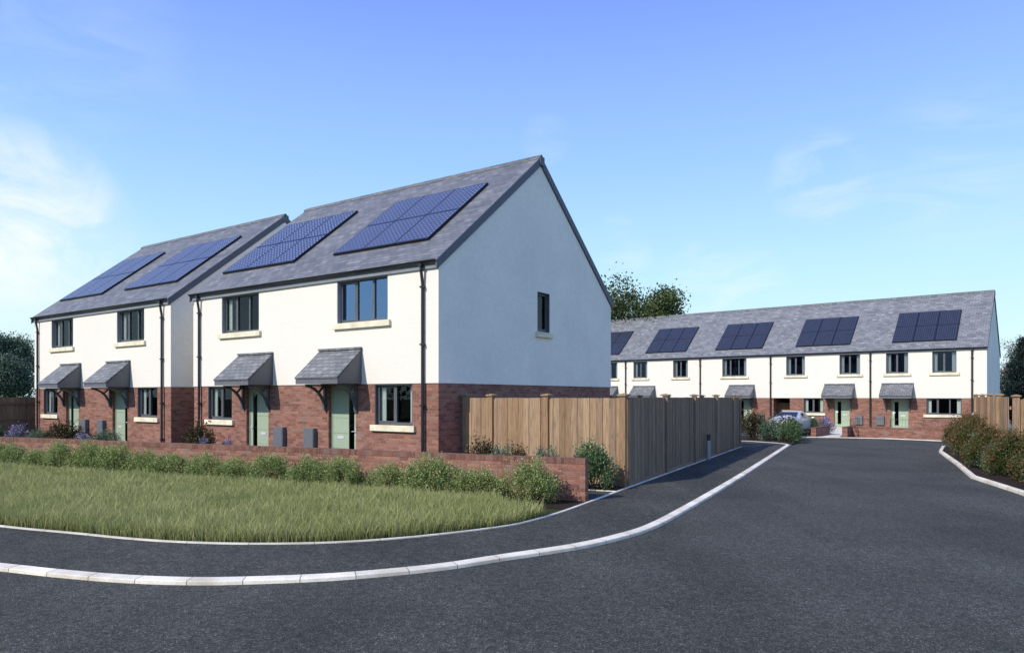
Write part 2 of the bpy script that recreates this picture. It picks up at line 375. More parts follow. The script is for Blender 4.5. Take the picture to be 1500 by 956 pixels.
def copy_tree(o, parent=None):
    c = o.copy(); COL.objects.link(c); c.parent = parent
    for ch in list(o.children): copy_tree(ch, c)
    return c
def sheet(name, pts, z, mat, thick=0):
    bm = bmesh.new(); vs = [bm.verts.new((x, y, z)) for x, y in pts]
    f = bm.faces.new(vs); bm.normal_update()
    if f.normal.z < 0: f.normal_flip()
    bmesh.ops.triangulate(bm, faces=[f])
    me = bpy.data.meshes.new(name); bm.to_mesh(me); bm.free()
    ul = me.uv_layers.new(name='UVMap')
    for l in me.loops: ul.data[l.index].uv = me.vertices[l.vertex_index].co.xy
    me.materials.append(mat); o = bpy.data.objects.new(name, me); COL.objects.link(o)
    return tag(o, kind='structure')
def curve(pts, n=8):
    """Catmull-Rom through 2-D points"""
    P = [Vector(p) for p in pts]; P = [2 * P[0] - P[1]] + P + [2 * P[-1] - P[-2]]; res = []
    for i in range(1, len(P) - 2):
        for k in range(n):
            t = k / n; a, b, c, d = P[i - 1:i + 3]
            res.append(.5 * ((2 * b) + (c - a) * t + (2 * a - 5 * b + 4 * c - d) * t * t + (3 * b - a - 3 * c + d) * t ** 3))
    res.append(P[-2]); return res
def offset(line, d):
    res = []
    for i, p in enumerate(line):
        t = (line[min(i + 1, len(line) - 1)] - line[max(i - 1, 0)]).normalized()
        res.append(p + Vector((-t.y, t.x)) * d)
    return res
def strip(name, line, prof, mat, kind='structure'):
    """sweep a profile [(offset to the left, z)] along a line; u runs along it"""
    offs = [offset(line, d) for d, z in prof]; me = bpy.data.meshes.new(name)
    v = []; f = []; us = []; s = 0
    for i in range(len(line)):
        if i: s += (line[i] - line[i - 1]).length
        us.append(s)
        for k, (d, z) in enumerate(prof): v.append((offs[k][i].x, offs[k][i].y, z))
    n = len(prof)
    for i in range(len(line) - 1):
        for k in range(n - 1): f.append((i * n + k, (i + 1) * n + k, (i + 1) * n + k + 1, i * n + k + 1))
    me.from_pydata(v, [], f); ul = me.uv_layers.new(name='UVMap')
    vv = [0]
    for k in range(1, n): vv.append(vv[-1] + math.hypot(prof[k][0] - prof[k - 1][0], prof[k][1] - prof[k - 1][1]))
    for l in me.loops: ul.data[l.index].uv = (us[l.vertex_index // n], vv[l.vertex_index % n] + .2)
    me.materials.append(mat); o = bpy.data.objects.new(name, me); COL.objects.link(o)
    if kind: tag(o, kind=kind)
    return o

# ------------------------------------------------------------------ house parts
def wall_cells(mb, x0, x1, z0, z1, y, holes, face='y', back=False, depth=.11, reveal=True, mi=0):
    xs = sorted({x0, x1, *[h[0] for h in holes], *[h[1] for h in holes]}); zs = sorted({z0, z1, *[min(max(h[2], z0), z1) for h in holes], *[min(max(h[3], z0), z1) for h in holes]})
    def P(a, yy, z): return (a, yy, z) if face == 'y' else (yy, a, z)
    for xa, xb in zip(xs, xs[1:]):
        for za, zb in zip(zs, zs[1:]):
            cx, cz = (xa + xb) / 2, (za + zb) / 2
            if any(h[0] < cx < h[1] and h[2] < cz < h[3] for h in holes): continue
            mb.poly([P(xa, y, za), P(xb, y, za), P(xb, y, zb), P(xa, y, zb)], .5, mi)
    if reveal:
        s = depth if face == 'y' else -depth
        for a, b, c, d in holes:
            d = min(d, z1); c = max(c, z0)
            mb.poly([P(a, y, c), P(a, y + s, c), P(a, y + s, d), P(a, y, d)], .5, mi)
            mb.poly([P(b, y, c), P(b, y, d), P(b, y + s, d), P(b, y + s, c)], .5, mi)
            mb.poly([P(a, y, d), P(a, y + s, d), P(b, y + s, d), P(b, y, d)], .5, mi)
            mb.poly([P(a, y, c), P(b, y, c), P(b, y + s, c), P(a, y + s, c)], .5, mi)

def window(root, x0, x1, z0, z1, lights, y=0., glass=None, curtain='both', sill=True, lining=True, rot=None, sillw=.12, depth=.11):
    """frame mesh with pane, curtain and sill as sub-parts; local x along the wall, y into it"""
    fb = MB(); fw = .055; rec = .14 if y < 0 else .11; ya, yb = y + rec, y + rec + .07
    e = .004
    if lining:
        lb = MB()
        for (a, b) in ((x0 + e, x0 + .022), (x1 - .022, x1 - e)): lb.box(a, b, y + .004, ya - .0015, z0 + e, z1 - e)
        lb.box(x0 + .023, x1 - .023, y + .004, ya - .0015, z1 - .024, z1 - e)
    fb.box(x0 + e, x0 + fw, ya, yb, z0 + e, z1 - e); fb.box(x1 - fw, x1 - e, ya, yb, z0 + e, z1 - e)
    fb.box(x0 + fw, x1 - fw, ya, yb, z0 + e, z0 + fw + .02); fb.box(x0 + fw, x1 - fw, ya, yb, z1 - fw, z1 - e)
    w = (x1 - x0) / lights
    for k in range(1, lights):
        xm = x0 + w * k; fb.box(xm - .035, xm + .035, ya - .006, yb, z0 + fw + .02, z1 - fw)
    # opening sash on the first light
    a, b = x0 + fw, x0 + w - (.035 if lights > 1 else fw)
    s = .035; za, zb = z0 + fw + .02, z1 - fw
    fb.box(a, a + s, ya - .012, ya + .03, za, zb); fb.box(b - s, b, ya - .012, ya + .03, za, zb)
    fb.box(a + s, b - s, ya - .012, ya + .03, za, za + s); fb.box(a + s, b - s, ya - .012, ya + .03, zb - s, zb)
    fr = fb.build('window', M['grey'], root)
    if lining: lb.build('reveal_lining', M['lining'] if y < 0 else M['grey'], fr)
    pb = MB()
    for k in range(lights):
        xa = x0 + w * k + (fw if k == 0 else .035); xb = x0 + w * (k + 1) - (fw if k == lights - 1 else .035)
        pb.poly([(xa - .01, ya + .035, z0 + fw), (xb + .01, ya + .035, z0 + fw), (xb + .01, ya + .035, z1 - fw + .01), (xa - .01, ya + .035, z1 - fw + .01)])
    pb.build('pane', glass or M['glass'], fr)
    if curtain:
        for side in ('l', 'r'):
            if curtain == 'left' and side == 'r': continue
            cb = MB(); wv = min(.20, w * .34); xa = x0 + .06 if side == 'l' else x1 - .06 - wv
            n = 12
            for i in range(n):
                u0, u1 = i / n, (i + 1) / n
                q0, q1 = .02 * math.sin(u0 * 19), .02 * math.sin(u1 * 19)
                cb.poly([(xa + wv * u0, yb + .03 + q0, z0 + .02), (xa + wv * u1, yb + .03 + q1, z0 + .02), (xa + wv * u1, yb + .03 + q1, z1), (xa + wv * u0, yb + .03 + q0, z1)])
            cb.build('curtain', M['curtain'], fr, smooth=True)
    if sill:
        sb = MB(); sb.box(x0 - sillw, x1 + sillw, y - .085, y + .09, z0 - .175, z0 - .004)
        sb.build('sill', M['sill'], fr, bevel=.008)
    if rot: fr.rotation_euler = (0, 0, rot[0]); fr.location = rot[1]
    return fr

def door(root, x0, x1, z1, glass_left=True, y=0.):
    fb = MB(); ya = y + .10; z0 = .06; e = .004
    fb.box(x0 + e, x0 + .06, ya, ya + .08, z0, z1 - e); fb.box(x1 - .06, x1 - e, ya, ya + .08, z0, z1 - e); fb.box(x0 + .06, x1 - .06, ya, ya + .08, z1 - .06, z1 - e)
    xa, xb = x0 + .063, x1 - .063; za, zb = z0 + .03, z1 - .064
    g0, g1 = (xa + .13, xa + .36) if glass_left else (xb - .36, xb - .13)
    gz0, gz1 = za + .16, zb - .16
    yl = ya + .018
    # leaf built round the glazed slot, with grooves between its boards
    fb.box(xa, g0, yl, yl + .045, za, zb); fb.box(g1, xb, yl, yl + .045, za, zb) if False else None
    fb.box(g0, g1, yl, yl + .045, za, gz0); fb.box(g0, g1, yl, yl + .045, gz1, zb)
    pa, pb_ = (g1, xb) if glass_left else (xa, g0)
    qa, qb = (xa, g0) if glass_left else (g1, xb)
    if not glass_left: fb.f = fb.f; 
    fb2 = MB(); nb = 5; hh = (zb - za) / nb
    for k in range(nb): fb2.box(pa, pb_, yl + .001, yl + .046, za + hh * k + (.005 if k else 0), za + hh * (k + 1) - .005, .5)
    fb2.box(pa, pb_, yl + .012, yl + .04, za, zb, .5)
    fb2.box(qa, qb, yl + .001, yl + .046, za, zb, .5)
    fr = MB(); fr.v, fr.f, fr.r, fr.mi = [], [], [], []
    fr.box(x0 + e, x0 + .06, ya, ya + .08, z0, z1 - e); fr.box(x1 - .06, x1 - e, ya, ya + .08, z0, z1 - e); fr.box(x0 + .06, x1 - .06, ya, ya + .08, z1 - .06, z1 - e)
    fb2.box(g0, g1, yl, yl + .045, za, gz0); fb2.box(g0, g1, yl, yl + .045, gz1, zb)
    d = fb2.build('door', M['door'], root)
    fr.build('frame', M['door'], d)
    st = MB(); st.box(x0 + .01, x1 - .01, y - .03, ya + .1, .0, .058); st.build('threshold', M['kerb'], d)
    g = MB(); g.poly([(g0, yl + .02, gz0), (g1, yl + .02, gz0), (g1, yl + .02, gz1), (g0, yl + .02, gz1)]); g.build('glazing', M['glass'], d)
    hx = (xa + .065) if glass_left else (xb - .065); zc = za + .95
    h = MB(); h.box(hx - .018, hx + .018, yl - .006, yl - .0005, zc - .11, zc + .11)
    sg = 1 if glass_left else -1
    h.tube([(hx, yl, zc + .03), (hx, yl - .05, zc + .03), (hx + sg * .12, yl - .05, zc + .03)], .011, 8); h.build('handle', M['steel'], d)
    lb = MB(); mx = (pa + pb_) / 2; lb.box(mx - .14, mx + .14, yl - .012, yl - .0005, za + .74, za + .83); lb.box(mx - .11, mx + .11, yl - .017, yl - .0125, za + .762, za + .81)
    lb.build('letterbox', M['steel'], d)
    return d

def canopy(root, x0, x1, ze, zt, p, y=0., mat=None, soff=.15):
    """lean-to porch roof with closed cheeks, fascia and two curved brackets"""
    y -= .025
    rb = MB(); t = .035
    q = [(y - p - .04, ze - .015), (y - .001, zt), (y - .001, zt + .05), (y - p - .06, ze + .03)]
    rb.prism(q, 'x', x0 - .02, x1 + .02)
    rb.box(x0 - .02, x1 + .02, y - .09, y - .0015, zt + .02, zt + .085)
    roof = rb.build('porch_canopy', mat or M['canopy_slate'], root)
    bb = MB()
    z0 = ze - soff
    bb.prism([(y - p, z0), (y - .002, z0), (y - .002, zt - .01), (y - p, ze - .02)], 'x', x0, x1)
    bb.build('cheeks', M['grey'], roof)
    fb = MB(); fb.box(x0 - .012, x1 + .012, y - p - .022, y - p - .001, z0 - .01, ze - .006); fb.build('fascia', M['meter'], roof)
    for bx in (x0 + .22, x1 - .22):
        b = MB(); w = .038; zb = z0 - .01; rr = min(.68, p - .12); hh = .80
        b.box(bx - w, bx + w, y - .06, y - .002, zb - hh, zb)
        b.box(bx - w, bx + w, y - rr - .06, y - .062, zb - .055, zb - .002)
        # curved brace
        path = []
        for k in range(11):
            a = k / 10 * math.pi / 2
            path.append((y - .05 - (rr) * (1 - math.sin(a) ** 1.15), zb - .05 - (hh - .12) * (1 - math.cos(a) ** 1.0) ))
        for (ya_, za_), (yb_, zb_) in zip(path, path[1:]):
            dx, dz = yb_ - ya_, zb_ - za_; ll = math.hypot(dx, dz); nx, nz = -dz / ll * .032, dx / ll * .032
            b.prism([(ya_ - nx, za_ - nz), (yb_ - nx, zb_ - nz), (yb_ + nx, zb_ + nz), (ya_ + nx, za_ + nz)], 'x', bx - w, bx + w)
        m_ = path[5]
        b.prism([(m_[0] - .02, m_[1] + .02), (m_[0] + .02, m_[1] - .02), (y - .06, zb - .07), (y - .10, zb - .03)], 'x', bx - w * .7, bx + w * .7)
        b.build('bracket', M['grey'], roof)
    return roof

def solar_array(root, x0, x1, s0, s1, eave_z, rise, cols, rows, mat):
    """mounting frame lying on the front slope, with one sub-part for each panel"""
    ang = math.atan(rise); w = x1 - x0; h = s1 - s0
    fb = MB()
    fb.box(0, w, 0, h, .02, .05)
    fr = fb.build('solar_array', M['solar_frame'], root)
    fr.location = (x0, s0 * math.cos(ang), eave_z + s0 * math.sin(ang)); fr.rotation_euler = (ang, 0, 0)
    pw, ph = w / cols, h / rows; proto = None
    for i in range(cols):
        for j in range(rows):
            if proto is None:
                pb = MB(); g = .012; b = .022
                pb.box(g, pw - g, g, ph - g, .052, .084, mi=1)
                pb.poly([(b, b, .0855), (pw - b, b, .0855), (pw - b, ph - b, .0855), (b, ph - b, .0855)], mi=0)
                proto = pb.build('solar_panel', [mat, M['solar_frame']], fr); o = proto
            else:
                o = proto.copy(); COL.objects.link(o); o.parent = fr
            o.location = (i * pw, j * ph, 0)
    return fr

def downpipe(root, x, z1, zjog, y=0., r=.042):
    b = MB(); yo = y - .085
    b.tube([(x, y - .145, z1), (x, y - .145, z1 - .14), (x, yo, zjog), (x, yo, .12), (x, yo - .06, .04)], r, 10)
    b.box(x - .055, x + .055, y - .205, y - .09, z1 - .05, z1 + .02)
    for z in (zjog - .1, (zjog * .68), (zjog * .36), .5):
        b.box(x - r - .02, x + r + .02, yo - r - .008, y - .02, z - .025, z + .025)
    return b.build('downpipe', M['pipe'], root, smooth=False)

def house_shell(root, W, D, zb, wz, rise, front_holes, right_win=None, gable_l=True, gable_r=True, roof_mat=None, lift=.30, ovx=.06, wall_l=True, wall_r=True, tunnel=None):
    """walls, roof, verges, eaves; local x runs from -W to 0, y into the depth"""
    up = .022
    lo = [(a, b, max(c, 0), min(d, zb)) for a, b, c, d in front_holes if c < zb - .05]
    hi = [(a, b, c, d) for a, b, c, d in front_holes if c >= zb - .05]
    bw = MB(); wall_cells(bw, -W, 0, -.05, zb, 0, lo)
    xr_, xl_ = (0 if gable_r else -.012), (-W if gable_l else -W + .012)
    bw.poly([(xr_, 0, -.05), (xr_, D, -.05), (xr_, D, zb), (xr_, 0, zb)], .5)
    bw.poly([(xl_, D, -.05), (xl_, 0, -.05), (xl_, 0, zb), (xl_, D, zb)], .5)
    if False: bw.poly([(0, 0, -.05), (0, D, -.05), (0, D, zb), (0, 0, zb)], .5)
    if False: bw.poly([(-W, D, -.05), (-W, 0, -.05), (-W, 0, zb), (-W, D, zb)], .5)
    bw.poly([(0, D, -.05), (-W, D, -.05), (-W, D, zb), (0, D, zb)], .5)
    if tunnel:
        a, b, zt_ = tunnel
        bw.poly([(a, .11, -.05), (a, 5, -.05), (a, 5, zt_), (a, .11, zt_)], .5); bw.poly([(b, 5, -.05), (b, .11, -.05), (b, .11, zt_), (b, 5, zt_)], .5)
        bw.poly([(a, .11, zt_), (b, .11, zt_), (b, 5, zt_), (a, 5, zt_)], .5)
    bw.build('brick_wall', M['brick'], root)
    cw = MB(); wall_cells(cw, -W - (up if gable_l else 0), up if gable_r else 0, zb, wz, -up, hi, mi=0)
    xl, xr = -W - (up if gable_l else 0), up if gable_r else 0
    cw.poly([(xl, -up, zb), (xr, -up, zb), (xr, 0.0, zb), (xl, 0., zb)], .5, 0)
    cw.build('upper_wall', M['clad'], root)
    gw = MB(); za = wz + lift - .12
    def gable(x, sgn, win):
        holes = [win] if win else []
        wall_cells(gw, -up, D + up, zb, wz, x, holes, face='x', depth=.11 * sgn)
        gw.poly([(x, -up, wz), (x, D + up, wz), (x, D / 2, za + rise * D / 2 - (za - wz))], .5)
        gw.poly([(x, -up, zb), (x, D + up, zb), (x - sgn * up, D + up, zb), (x - sgn * up, -up, zb)], .5)
    if gable_r: gable(up, 1, right_win)
    if gable_l: gable(-W - up, -1, None)
    gw.poly([(0, D + up, zb), (-W, D + up, zb), (-W, D + up, wz), (0, D + up, wz)], .5)
    if gw.f: gw.build('gable_wall' if (gable_l or gable_r) else 'rear_wall', M['render'], root)
    # roof
    ov = .13; zr = wz + lift + rise * D / 2
    ze = wz + lift - rise * ov; t = .10
    x0, x1 = -W - (ovx if gable_l else 0), (ovx if gable_r else 0)
    rb = MB()
    rb.prism([(-ov, ze), (D / 2, zr), (D / 2, zr - t), (-ov, ze - t)], 'x', x0, x1)
    rb.prism([(D + ov, ze), (D / 2, zr), (D / 2, zr - t), (D + ov, ze - t)], 'x', x0, x1)
    roof = rb.build('roof', roof_mat or M['slate'], root)
    rt = MB(); n = max(1, int((x1 - x0) / .45)); 
    for k in range(n):
        a = x0 - .02 + (x1 - x0 + .04) * k / n; b = x0 - .02 + (x1 - x0 + .04) * (k + 1) / n - .006
        rt.prism([(D / 2 - .16, zr - .115), (D / 2, zr + .035), (D / 2 + .16, zr - .115), (D / 2 + .16, zr - .085), (D / 2, zr + .065), (D / 2 - .16, zr - .085)], 'x', a, b)
    rt.build('ridge_tiles', M['slate'], roof)
    for on, x, sgn in ((gable_r, ovx, 1), (gable_l, -W - ovx, -1)):
        if not on: continue
        b = MB(); ext = .012 * sgn; xa, xb = x - .035 * sgn, x + ext
        d = .27
        def zt(y): return wz + lift + rise * y - .018
        b.prism([(-ov - .02, zt(-ov)), (D / 2, zt(D / 2)), (D / 2, zt(D / 2) - d), (-ov - .02, zt(-ov) - d)], 'x', xa, xb)
        def zt2(y): return wz + lift + rise * (D - y) - .018
        b.prism([(D + ov + .02, zt2(D + ov)), (D / 2, zt2(D / 2)), (D / 2, zt2(D / 2) - d), (D + ov + .02, zt2(D + ov) - d)], 'x', xa, xb)
        b.box(xa - .01 * sgn, xb + .03 * sgn, D / 2 - .13, D / 2 + .13, zr - .30, zr - .02)
        b.build('bargeboard', M['barge'], root)
        sf = MB(); sf.prism([(-.02, wz + lift - .135), (D / 2, wz + lift + rise * D / 2 - .135), (D / 2, wz + lift + rise * D / 2 - .16), (-.02, wz + lift - .16)], 'x', up * sgn if sgn > 0 else -W - up, xa); sf.build('verge_soffit', M['barge'], root)
    # eaves, front and back
    for nm, ys in (('front', -1), ('rear', 1)):
        f = MB(); yy = (lambda q: q) if ys < 0 else (lambda q: D - q)
        f.box(x0 + .02, x1 - .02, yy(-.055), yy(-.075), wz - .03, wz + .13); f.box(x0 + .02, x1 - .02, yy(-.024), yy(-.055), wz + .0, wz + .02)
        f.build('fascia', M['fascia'], root)
        g = MB(); pr = [(yy(-.079 - .065 + .065 * math.cos(a)), ze + .02 + .0 + .065 * math.sin(a) - .03) for a in [math.pi * (1 + k / 8) for k in range(9)]]
        pr2 = [(yy(-.079 - .065 + .055 * math.cos(a)), ze + .02 + .055 * math.sin(a) - .03) for a in [math.pi * (2 - k / 8) for k in range(9)]]
        g.prism(pr + pr2, 'x', x0, x1); g.build('gutter', M['black'], root)
    # floors and a partition inside
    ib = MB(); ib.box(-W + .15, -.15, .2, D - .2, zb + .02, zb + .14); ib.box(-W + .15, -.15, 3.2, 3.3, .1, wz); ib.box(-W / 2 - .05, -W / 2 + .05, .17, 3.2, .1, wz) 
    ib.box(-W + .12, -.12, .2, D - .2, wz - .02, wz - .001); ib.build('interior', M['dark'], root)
    return roof

# ------------------------------------------------------------------ the place
CAM_H = 2.1
# the pair of semis beside the camera and the pair further along
FA = math.atan2(-.5664, .8242); EX = Vector((.8242, -.5664)); EY = Vector((.5664, .8242)); A0 = Vector((-1.96, 18.70))
def la(x, y): return A0 + EX * x + EY * y       # local frame of the near building
def semi_pair(label, loc, right_win, bright):
    W, D, zb, wz, rise = 11.46, 10.13, 2.46, 5.55, .80
    r = thing('semi_detached_houses', label, 'houses', (loc.x, loc.y, 0), FA, 'pairs of semi-detached houses behind the brick wall')
    wins = [(-3.93, -1.84, 4.26, 5.52, 3), (-9.75, -7.68, 4.26, 5.52, 3), (-10.60, -9.19, 1.30, 2.45, 2), (-2.38, -.93, 1.30, 2.45, 2)]
    doors = [(-8.39, -7.22, True), (-4.33, -3.15, False)]
    house_shell(r, W, D, zb, wz, rise, [w[:4] for w in wins] + [(a, b, 0., 2.44) for a, b, g in doors], right_win=(4.88, 5.64, 4.20, 5.50) if right_win else None)
    for k, (a, b, c, d, n) in enumerate(wins):
        window(r, a, b, c, d, n, y=-.022 if c > 3 else 0., glass=M['glass_sky'] if (bright and k == 0) else None, curtain=None if (bright and k == 0) else 'both')
    if right_win: window(r, 0, .76, 0, 1.30, 1, glass=None, curtain=None, rot=(math.pi / 2, (.022, 4.88, 4.20)))
    for a, b, g in doors: door(r, a, b, 2.44, g)
    for xc in (-7.84, -3.77): canopy(r, xc - .885, xc + .885, 2.62, 3.45, .90)
    for a, b in ((-6.79, -6.31), (-5.31, -4.85)):
        m = MB(); m.box(a, b, -.15, -.002, .18, 1.13); mm = m.build('meter_box', M['meter'], r, bevel=.012)
        m2 = MB(); m2.box(a + .03, b - .03, -.157, -.1505, .22, 1.09); m2.build('door', M['meter'], mm)
    for xp in (-.49, -11.03): downpipe(r, xp, 5.64, 5.15)
    for a, b in ((-5.10, -1.10), (-11.04, -7.04)): solar_array(r, a, b, 1.12, 4.82, 5.85, rise, 3, 2, M['solar'])
    return r
semi_pair('near pair of cream and brick semi-detached houses with one narrow gable window beside the fence', A0, True, True)
semi_pair('further left pair of cream and brick semi-detached houses with purple flowers by its doors', la(-12.98, 0), False, False)

# the terrace across the end of the road
FT = math.atan2(-.6262, .7797); TX = Vector((.7797, -.6262)); TY = Vector((.6262, .7797)); T0 = Vector((28.32, 41.88))
def lt(x, y): return T0 + TX * x + TY * y
def terraced(label, xr, xl, ups, lows, doorx, can, meter, arr, gl=False, gr=False, passage=None, pipe=None):
    W, D, zb, wz, rise = xr - xl, 9.05, 2.0, 4.93, .83
    p = lt(xr, 0); r = thing('terraced_house', label, 'house', (p.x, p.y, 0), FT, 'houses of the terrace across the end of the road')
    s = lambda q: q - xr
    holes = [(s(a), s(b), 3.58, 4.90) for a, b, n in ups] + [(s(a), s(b), .98, 1.99) for a, b, n in lows] + [(s(doorx[0]), s(doorx[1]), 0., 1.98)]
    if passage: holes.append((s(passage[0]), s(passage[1]), -.04, 1.98))
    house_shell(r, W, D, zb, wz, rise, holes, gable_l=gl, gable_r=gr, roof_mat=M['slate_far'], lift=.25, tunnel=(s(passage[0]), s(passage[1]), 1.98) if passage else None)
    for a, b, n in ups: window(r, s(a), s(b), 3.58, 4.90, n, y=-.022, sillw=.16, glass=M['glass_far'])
    for a, b, n in lows: window(r, s(a), s(b), .98, 1.99, n, sillw=.14)
    door(r, s(doorx[0]), s(doorx[1]), 1.98, True)
    canopy(r, s(can[0]), s(can[1]), 2.14, 2.88, .85, mat=M['canopy_slate'])
    m = MB(); m.box(s(meter[0]), s(meter[1]), -.13, -.002, .26, .88); m.build('meter_box', M['meter'], r, bevel=.012)
    downpipe(r, s(pipe if pipe is not None else xr), 5.0, 4.55, r=.05)
    solar_array(r, s(arr[0]), s(arr[1]), .58, 3.86, wz + .25, rise, 3, 2, M['solar2'])
    if passage:
        g = MB(); a, b = s(passage[0]) + .01, s(passage[1]) - .01; n = 9
        for k in range(n): g.box(a + (b - a) * k / n + .003, a + (b - a) * (k + 1) / n - .003, 1.0, 1.03, .06, 1.66)
        gt = g.build('side_gate', M['wood'], r); h = MB(); h.box(a, b, 1.031, 1.06, .3, .4); h.box(a, b, 1.031, 1.06, 1.3, 1.4); h.build('rail', M['wood'], gt)
    return r
terraced('end terraced house at the right with a wide three-light ground floor window', 0, -6.30, [(-5.39, -4.12, 2), (-2.81, -1.52, 2)], [(-3.13, -1.26, 3)], (-5.11, -4.12), (-5.61, -3.84), (-5.96, -5.48), (-5.13, -1.56), gr=True, pipe=-.72)
terraced('terraced house with a timber gated passage at its left, behind the silver car', -6.30, -12.74, [(-11.67, -10.40, 2), (-8.19, -6.91, 2)], [(-10.5, -9.21, 2)], (-8.53, -7.56), (-9.10, -7.27), (-7.2, -6.75), (-11.18, -7.63), passage=(-12.55, -11.42))
terraced('terraced house with a single three-light upper window, right of the timber side fence end', -12.74, -18.01, [(-16.3, -14.48, 3)], [(-17.6, -16.2, 2)], (-15.15, -14.13), (-15.75, -13.91), (-13.63, -13.19), (-17.03, -13.5))
terraced('terraced house rising behind the timber side fence with two narrow upper windows', -18.01, -24.41, [(-23.72, -22.47, 2), (-20.25, -19.02, 2)], [(-21.2, -19.3, 2)], (-23.25, -22.25), (-23.70, -21.80), (-21.7, -21.3), (-22.9, -19.4))
terraced('leftmost terraced house half hidden behind the white gable end', -24.41, -30.3, [(-26.5, -25.2, 2), (-29.4, -28.1, 2)], [(-29.3, -27.6, 2)], (-26.5, -25.5), (-26.95, -25.17), (-27.3, -26.9), (-28.9, -25.3), gl=True)

# ------------------------------------------------------------------ ground
def P2(*a): return [Vector(q) for q in a]
kerb_pts = [(-40, 20.2), (-26, 15.4), (-16, 11.9), (-10, 9.78), (-7.4, 8.86), (-6.15, 8.44), (-5.25, 8.14), (-4.41, 7.92), (-3.61, 7.82), (-2.89, 7.86), (-1.96, 8.03), (-.9, 8.45), (-.09, 8.98), (.88, 9.62), (1.56, 10.25), (2.27, 11.15), (3.4, 13.2), (5.92, 18.07), (8.6, 23.4), (11.0, 28.2)]
kl = curve(kerb_pts, 8) + curve([(11.0, 28.2), (12.4, 31.0), (13.9, 34.0), (15.0, 36.1)], 6)[1:]
ZP = .05
e = 1.025
edge_pts = [(-40, 22.9), (-26, 18.0), (-16, 14.4), (-11, 12.45), (-8.09, 11.09), (-6.54, 10.50), (-5.50, 10.10), (-4.62, 9.86), (-3.58, 9.75), (-2.41, 9.86), (-1.30, 10.30), (-.11, 11.08), (.46, 11.78), (.92, 12.52), (1.41, 13.45), (2.62, 15.8)]
side_a = Vector((2.65, 16.03)); side_d = Vector((.465, .885)); side_end = side_a + side_d * 14.3
el = curve(edge_pts, 8) + [side_a + Vector((.07, -.035)), side_end + Vector((.07, -.035))]
# terrain
g = MB(); g.poly([(-500, -300, -.03), (500, -300, -.03), (500, 700, -.03), (-500, 700, -.03)]); land = g.build('terrain', M['land']); tag(land, kind='structure')
rk = [(17.75, 28.98), (16.01, 26.33), (13.65, 21.61), (11.79, 18.04), (11.37, 16.61), (10.97, 15.28), (10.71, 14.3), (10.9, 12.6), (12.0, 10.9), (14.5, 9.4), (22, 7.0), (40, 1.5)]
rkl = curve(rk[3:], 6)
rk_line = [Vector(q) for q in rk[:3]] + rkl
road = kl + P2((15.03, 36.1), (16.56, 35.68), (18.63, 34.82), (20.2, 32.96)) + rk_line + P2((40, -8), (-40, -8))
sheet('road', [tuple(p) for p in road], 0.0, M['asphalt'])
inner = offset(kl, .15)
pav = inner + P2((14.3, 37.3), (12.2, 38.0), (6.5, 37.5), (7.6, 31.5)) + list(reversed(el))
sheet('pavement', [tuple(p) for p in pav], ZP, M['pave'])
strip('kerb', kl, [(.0, -.02), (.004, .036), (.012, .046), (.15, .055), (.157, .03)], M['kerb'])
strip('path_edging', el, [(-.025, .03), (-.022, .066), (.03, .068), (.032, .03)], M['edging'])
strip('kerb', rk_line, [(0, -.02), (.004, .065), (.014, .078), (.115, .078), (.125, .03)], M['kerb'])
strip('road_edge', P2((15.0, 36.1), (16.56, 35.68), (18.63, 34.82), (20.2, 32.96)), [(0, -.01), (.002, .03), (.16, .034), (.17, 0)], M['kerb'])
# the curved edging closing the pavement at the island bed
strip('path_edging', curve([(8.6, 33.0), (10.6, 32.4), (11.4, 31.4), (11.75, 30.6), (11.75, 29.8)], 6), [(-.03, .03), (-.028, .066), (.05, .068), (.055, .03)], M['edging'])
isl = curve([(8.6, 33.05), (10.6, 32.45), (11.4, 31.45), (11.8, 30.6), (11.85, 29.9)], 6) + P2((12.6, 31.1), (14.0, 34.0), (14.7, 35.7), (12.5, 36.6), (9.2, 37.4))
sheet('planting_bed', [tuple(p) for p in isl], ZP + .006, M['soil'])
rbed = rk_line[:12]
sheet('planting_bed', [tuple(p) for p in offset(rk_line, .14)[:20]] + [(16, 10), (16.5, 14), (15.5, 18.4), (19.5, 27.6)], .055, M['soil'])
# verge and front gardens
wall_line = curve([(1.43, 13.71), (-.71, 14.62), (-3.95, 16.12), (-8.71, 18.15), (-14.75, 20.75), (-21.0, 23.3), (-30, 27)], 10)
verge_in = [p for p in curve(edge_pts, 8)]
k_end = min(range(len(verge_in)), key=lambda i: (verge_in[i] - Vector((1.43, 13.6))).length)
verge = [p for p in verge_in[:k_end]] + [Vector((1.40, 13.55))] + wall_line
sheet('verge', [tuple(p) for p in verge], ZP - .004, M['turf'])
bed = offset(wall_line, 1.05); 
sheet('planting_bed', [tuple(p) for p in wall_line] + [tuple(p) for p in reversed(bed)], ZP + .002, M['soil'])
gard = list(wall_line) + P2(la(-38, 4), la(-38, 14), la(6, 16)) + [side_end, side_a, Vector((2.35, 15.6))]
sheet('front_garden', [tuple(p) for p in [Vector((1.43, 13.71)), *wall_line[1:]]] + [tuple(la(-34, 3)), tuple(la(-34, 12)), tuple(la(-6, 11.)), tuple(la(5.1, 11.0)), tuple(side_end + Vector((-.1, .05))), tuple(side_a)] , ZP - .006, M['soil'])
drv = MB(); sheet('driveway', [(1.50, 13.85), (2.42, 15.05), (1.9, 15.28), (-6.0, 19.3), (-6.4, 18.4), (-.6, 14.95)], ZP - .001, M['pave'])
strip('path_edging', P2((2.30, 15.14), (1.9, 15.30), (-6.0, 19.32)), [(-.03, .03), (-.028, .064), (.04, .066), (.045, .03)], M['edging'])
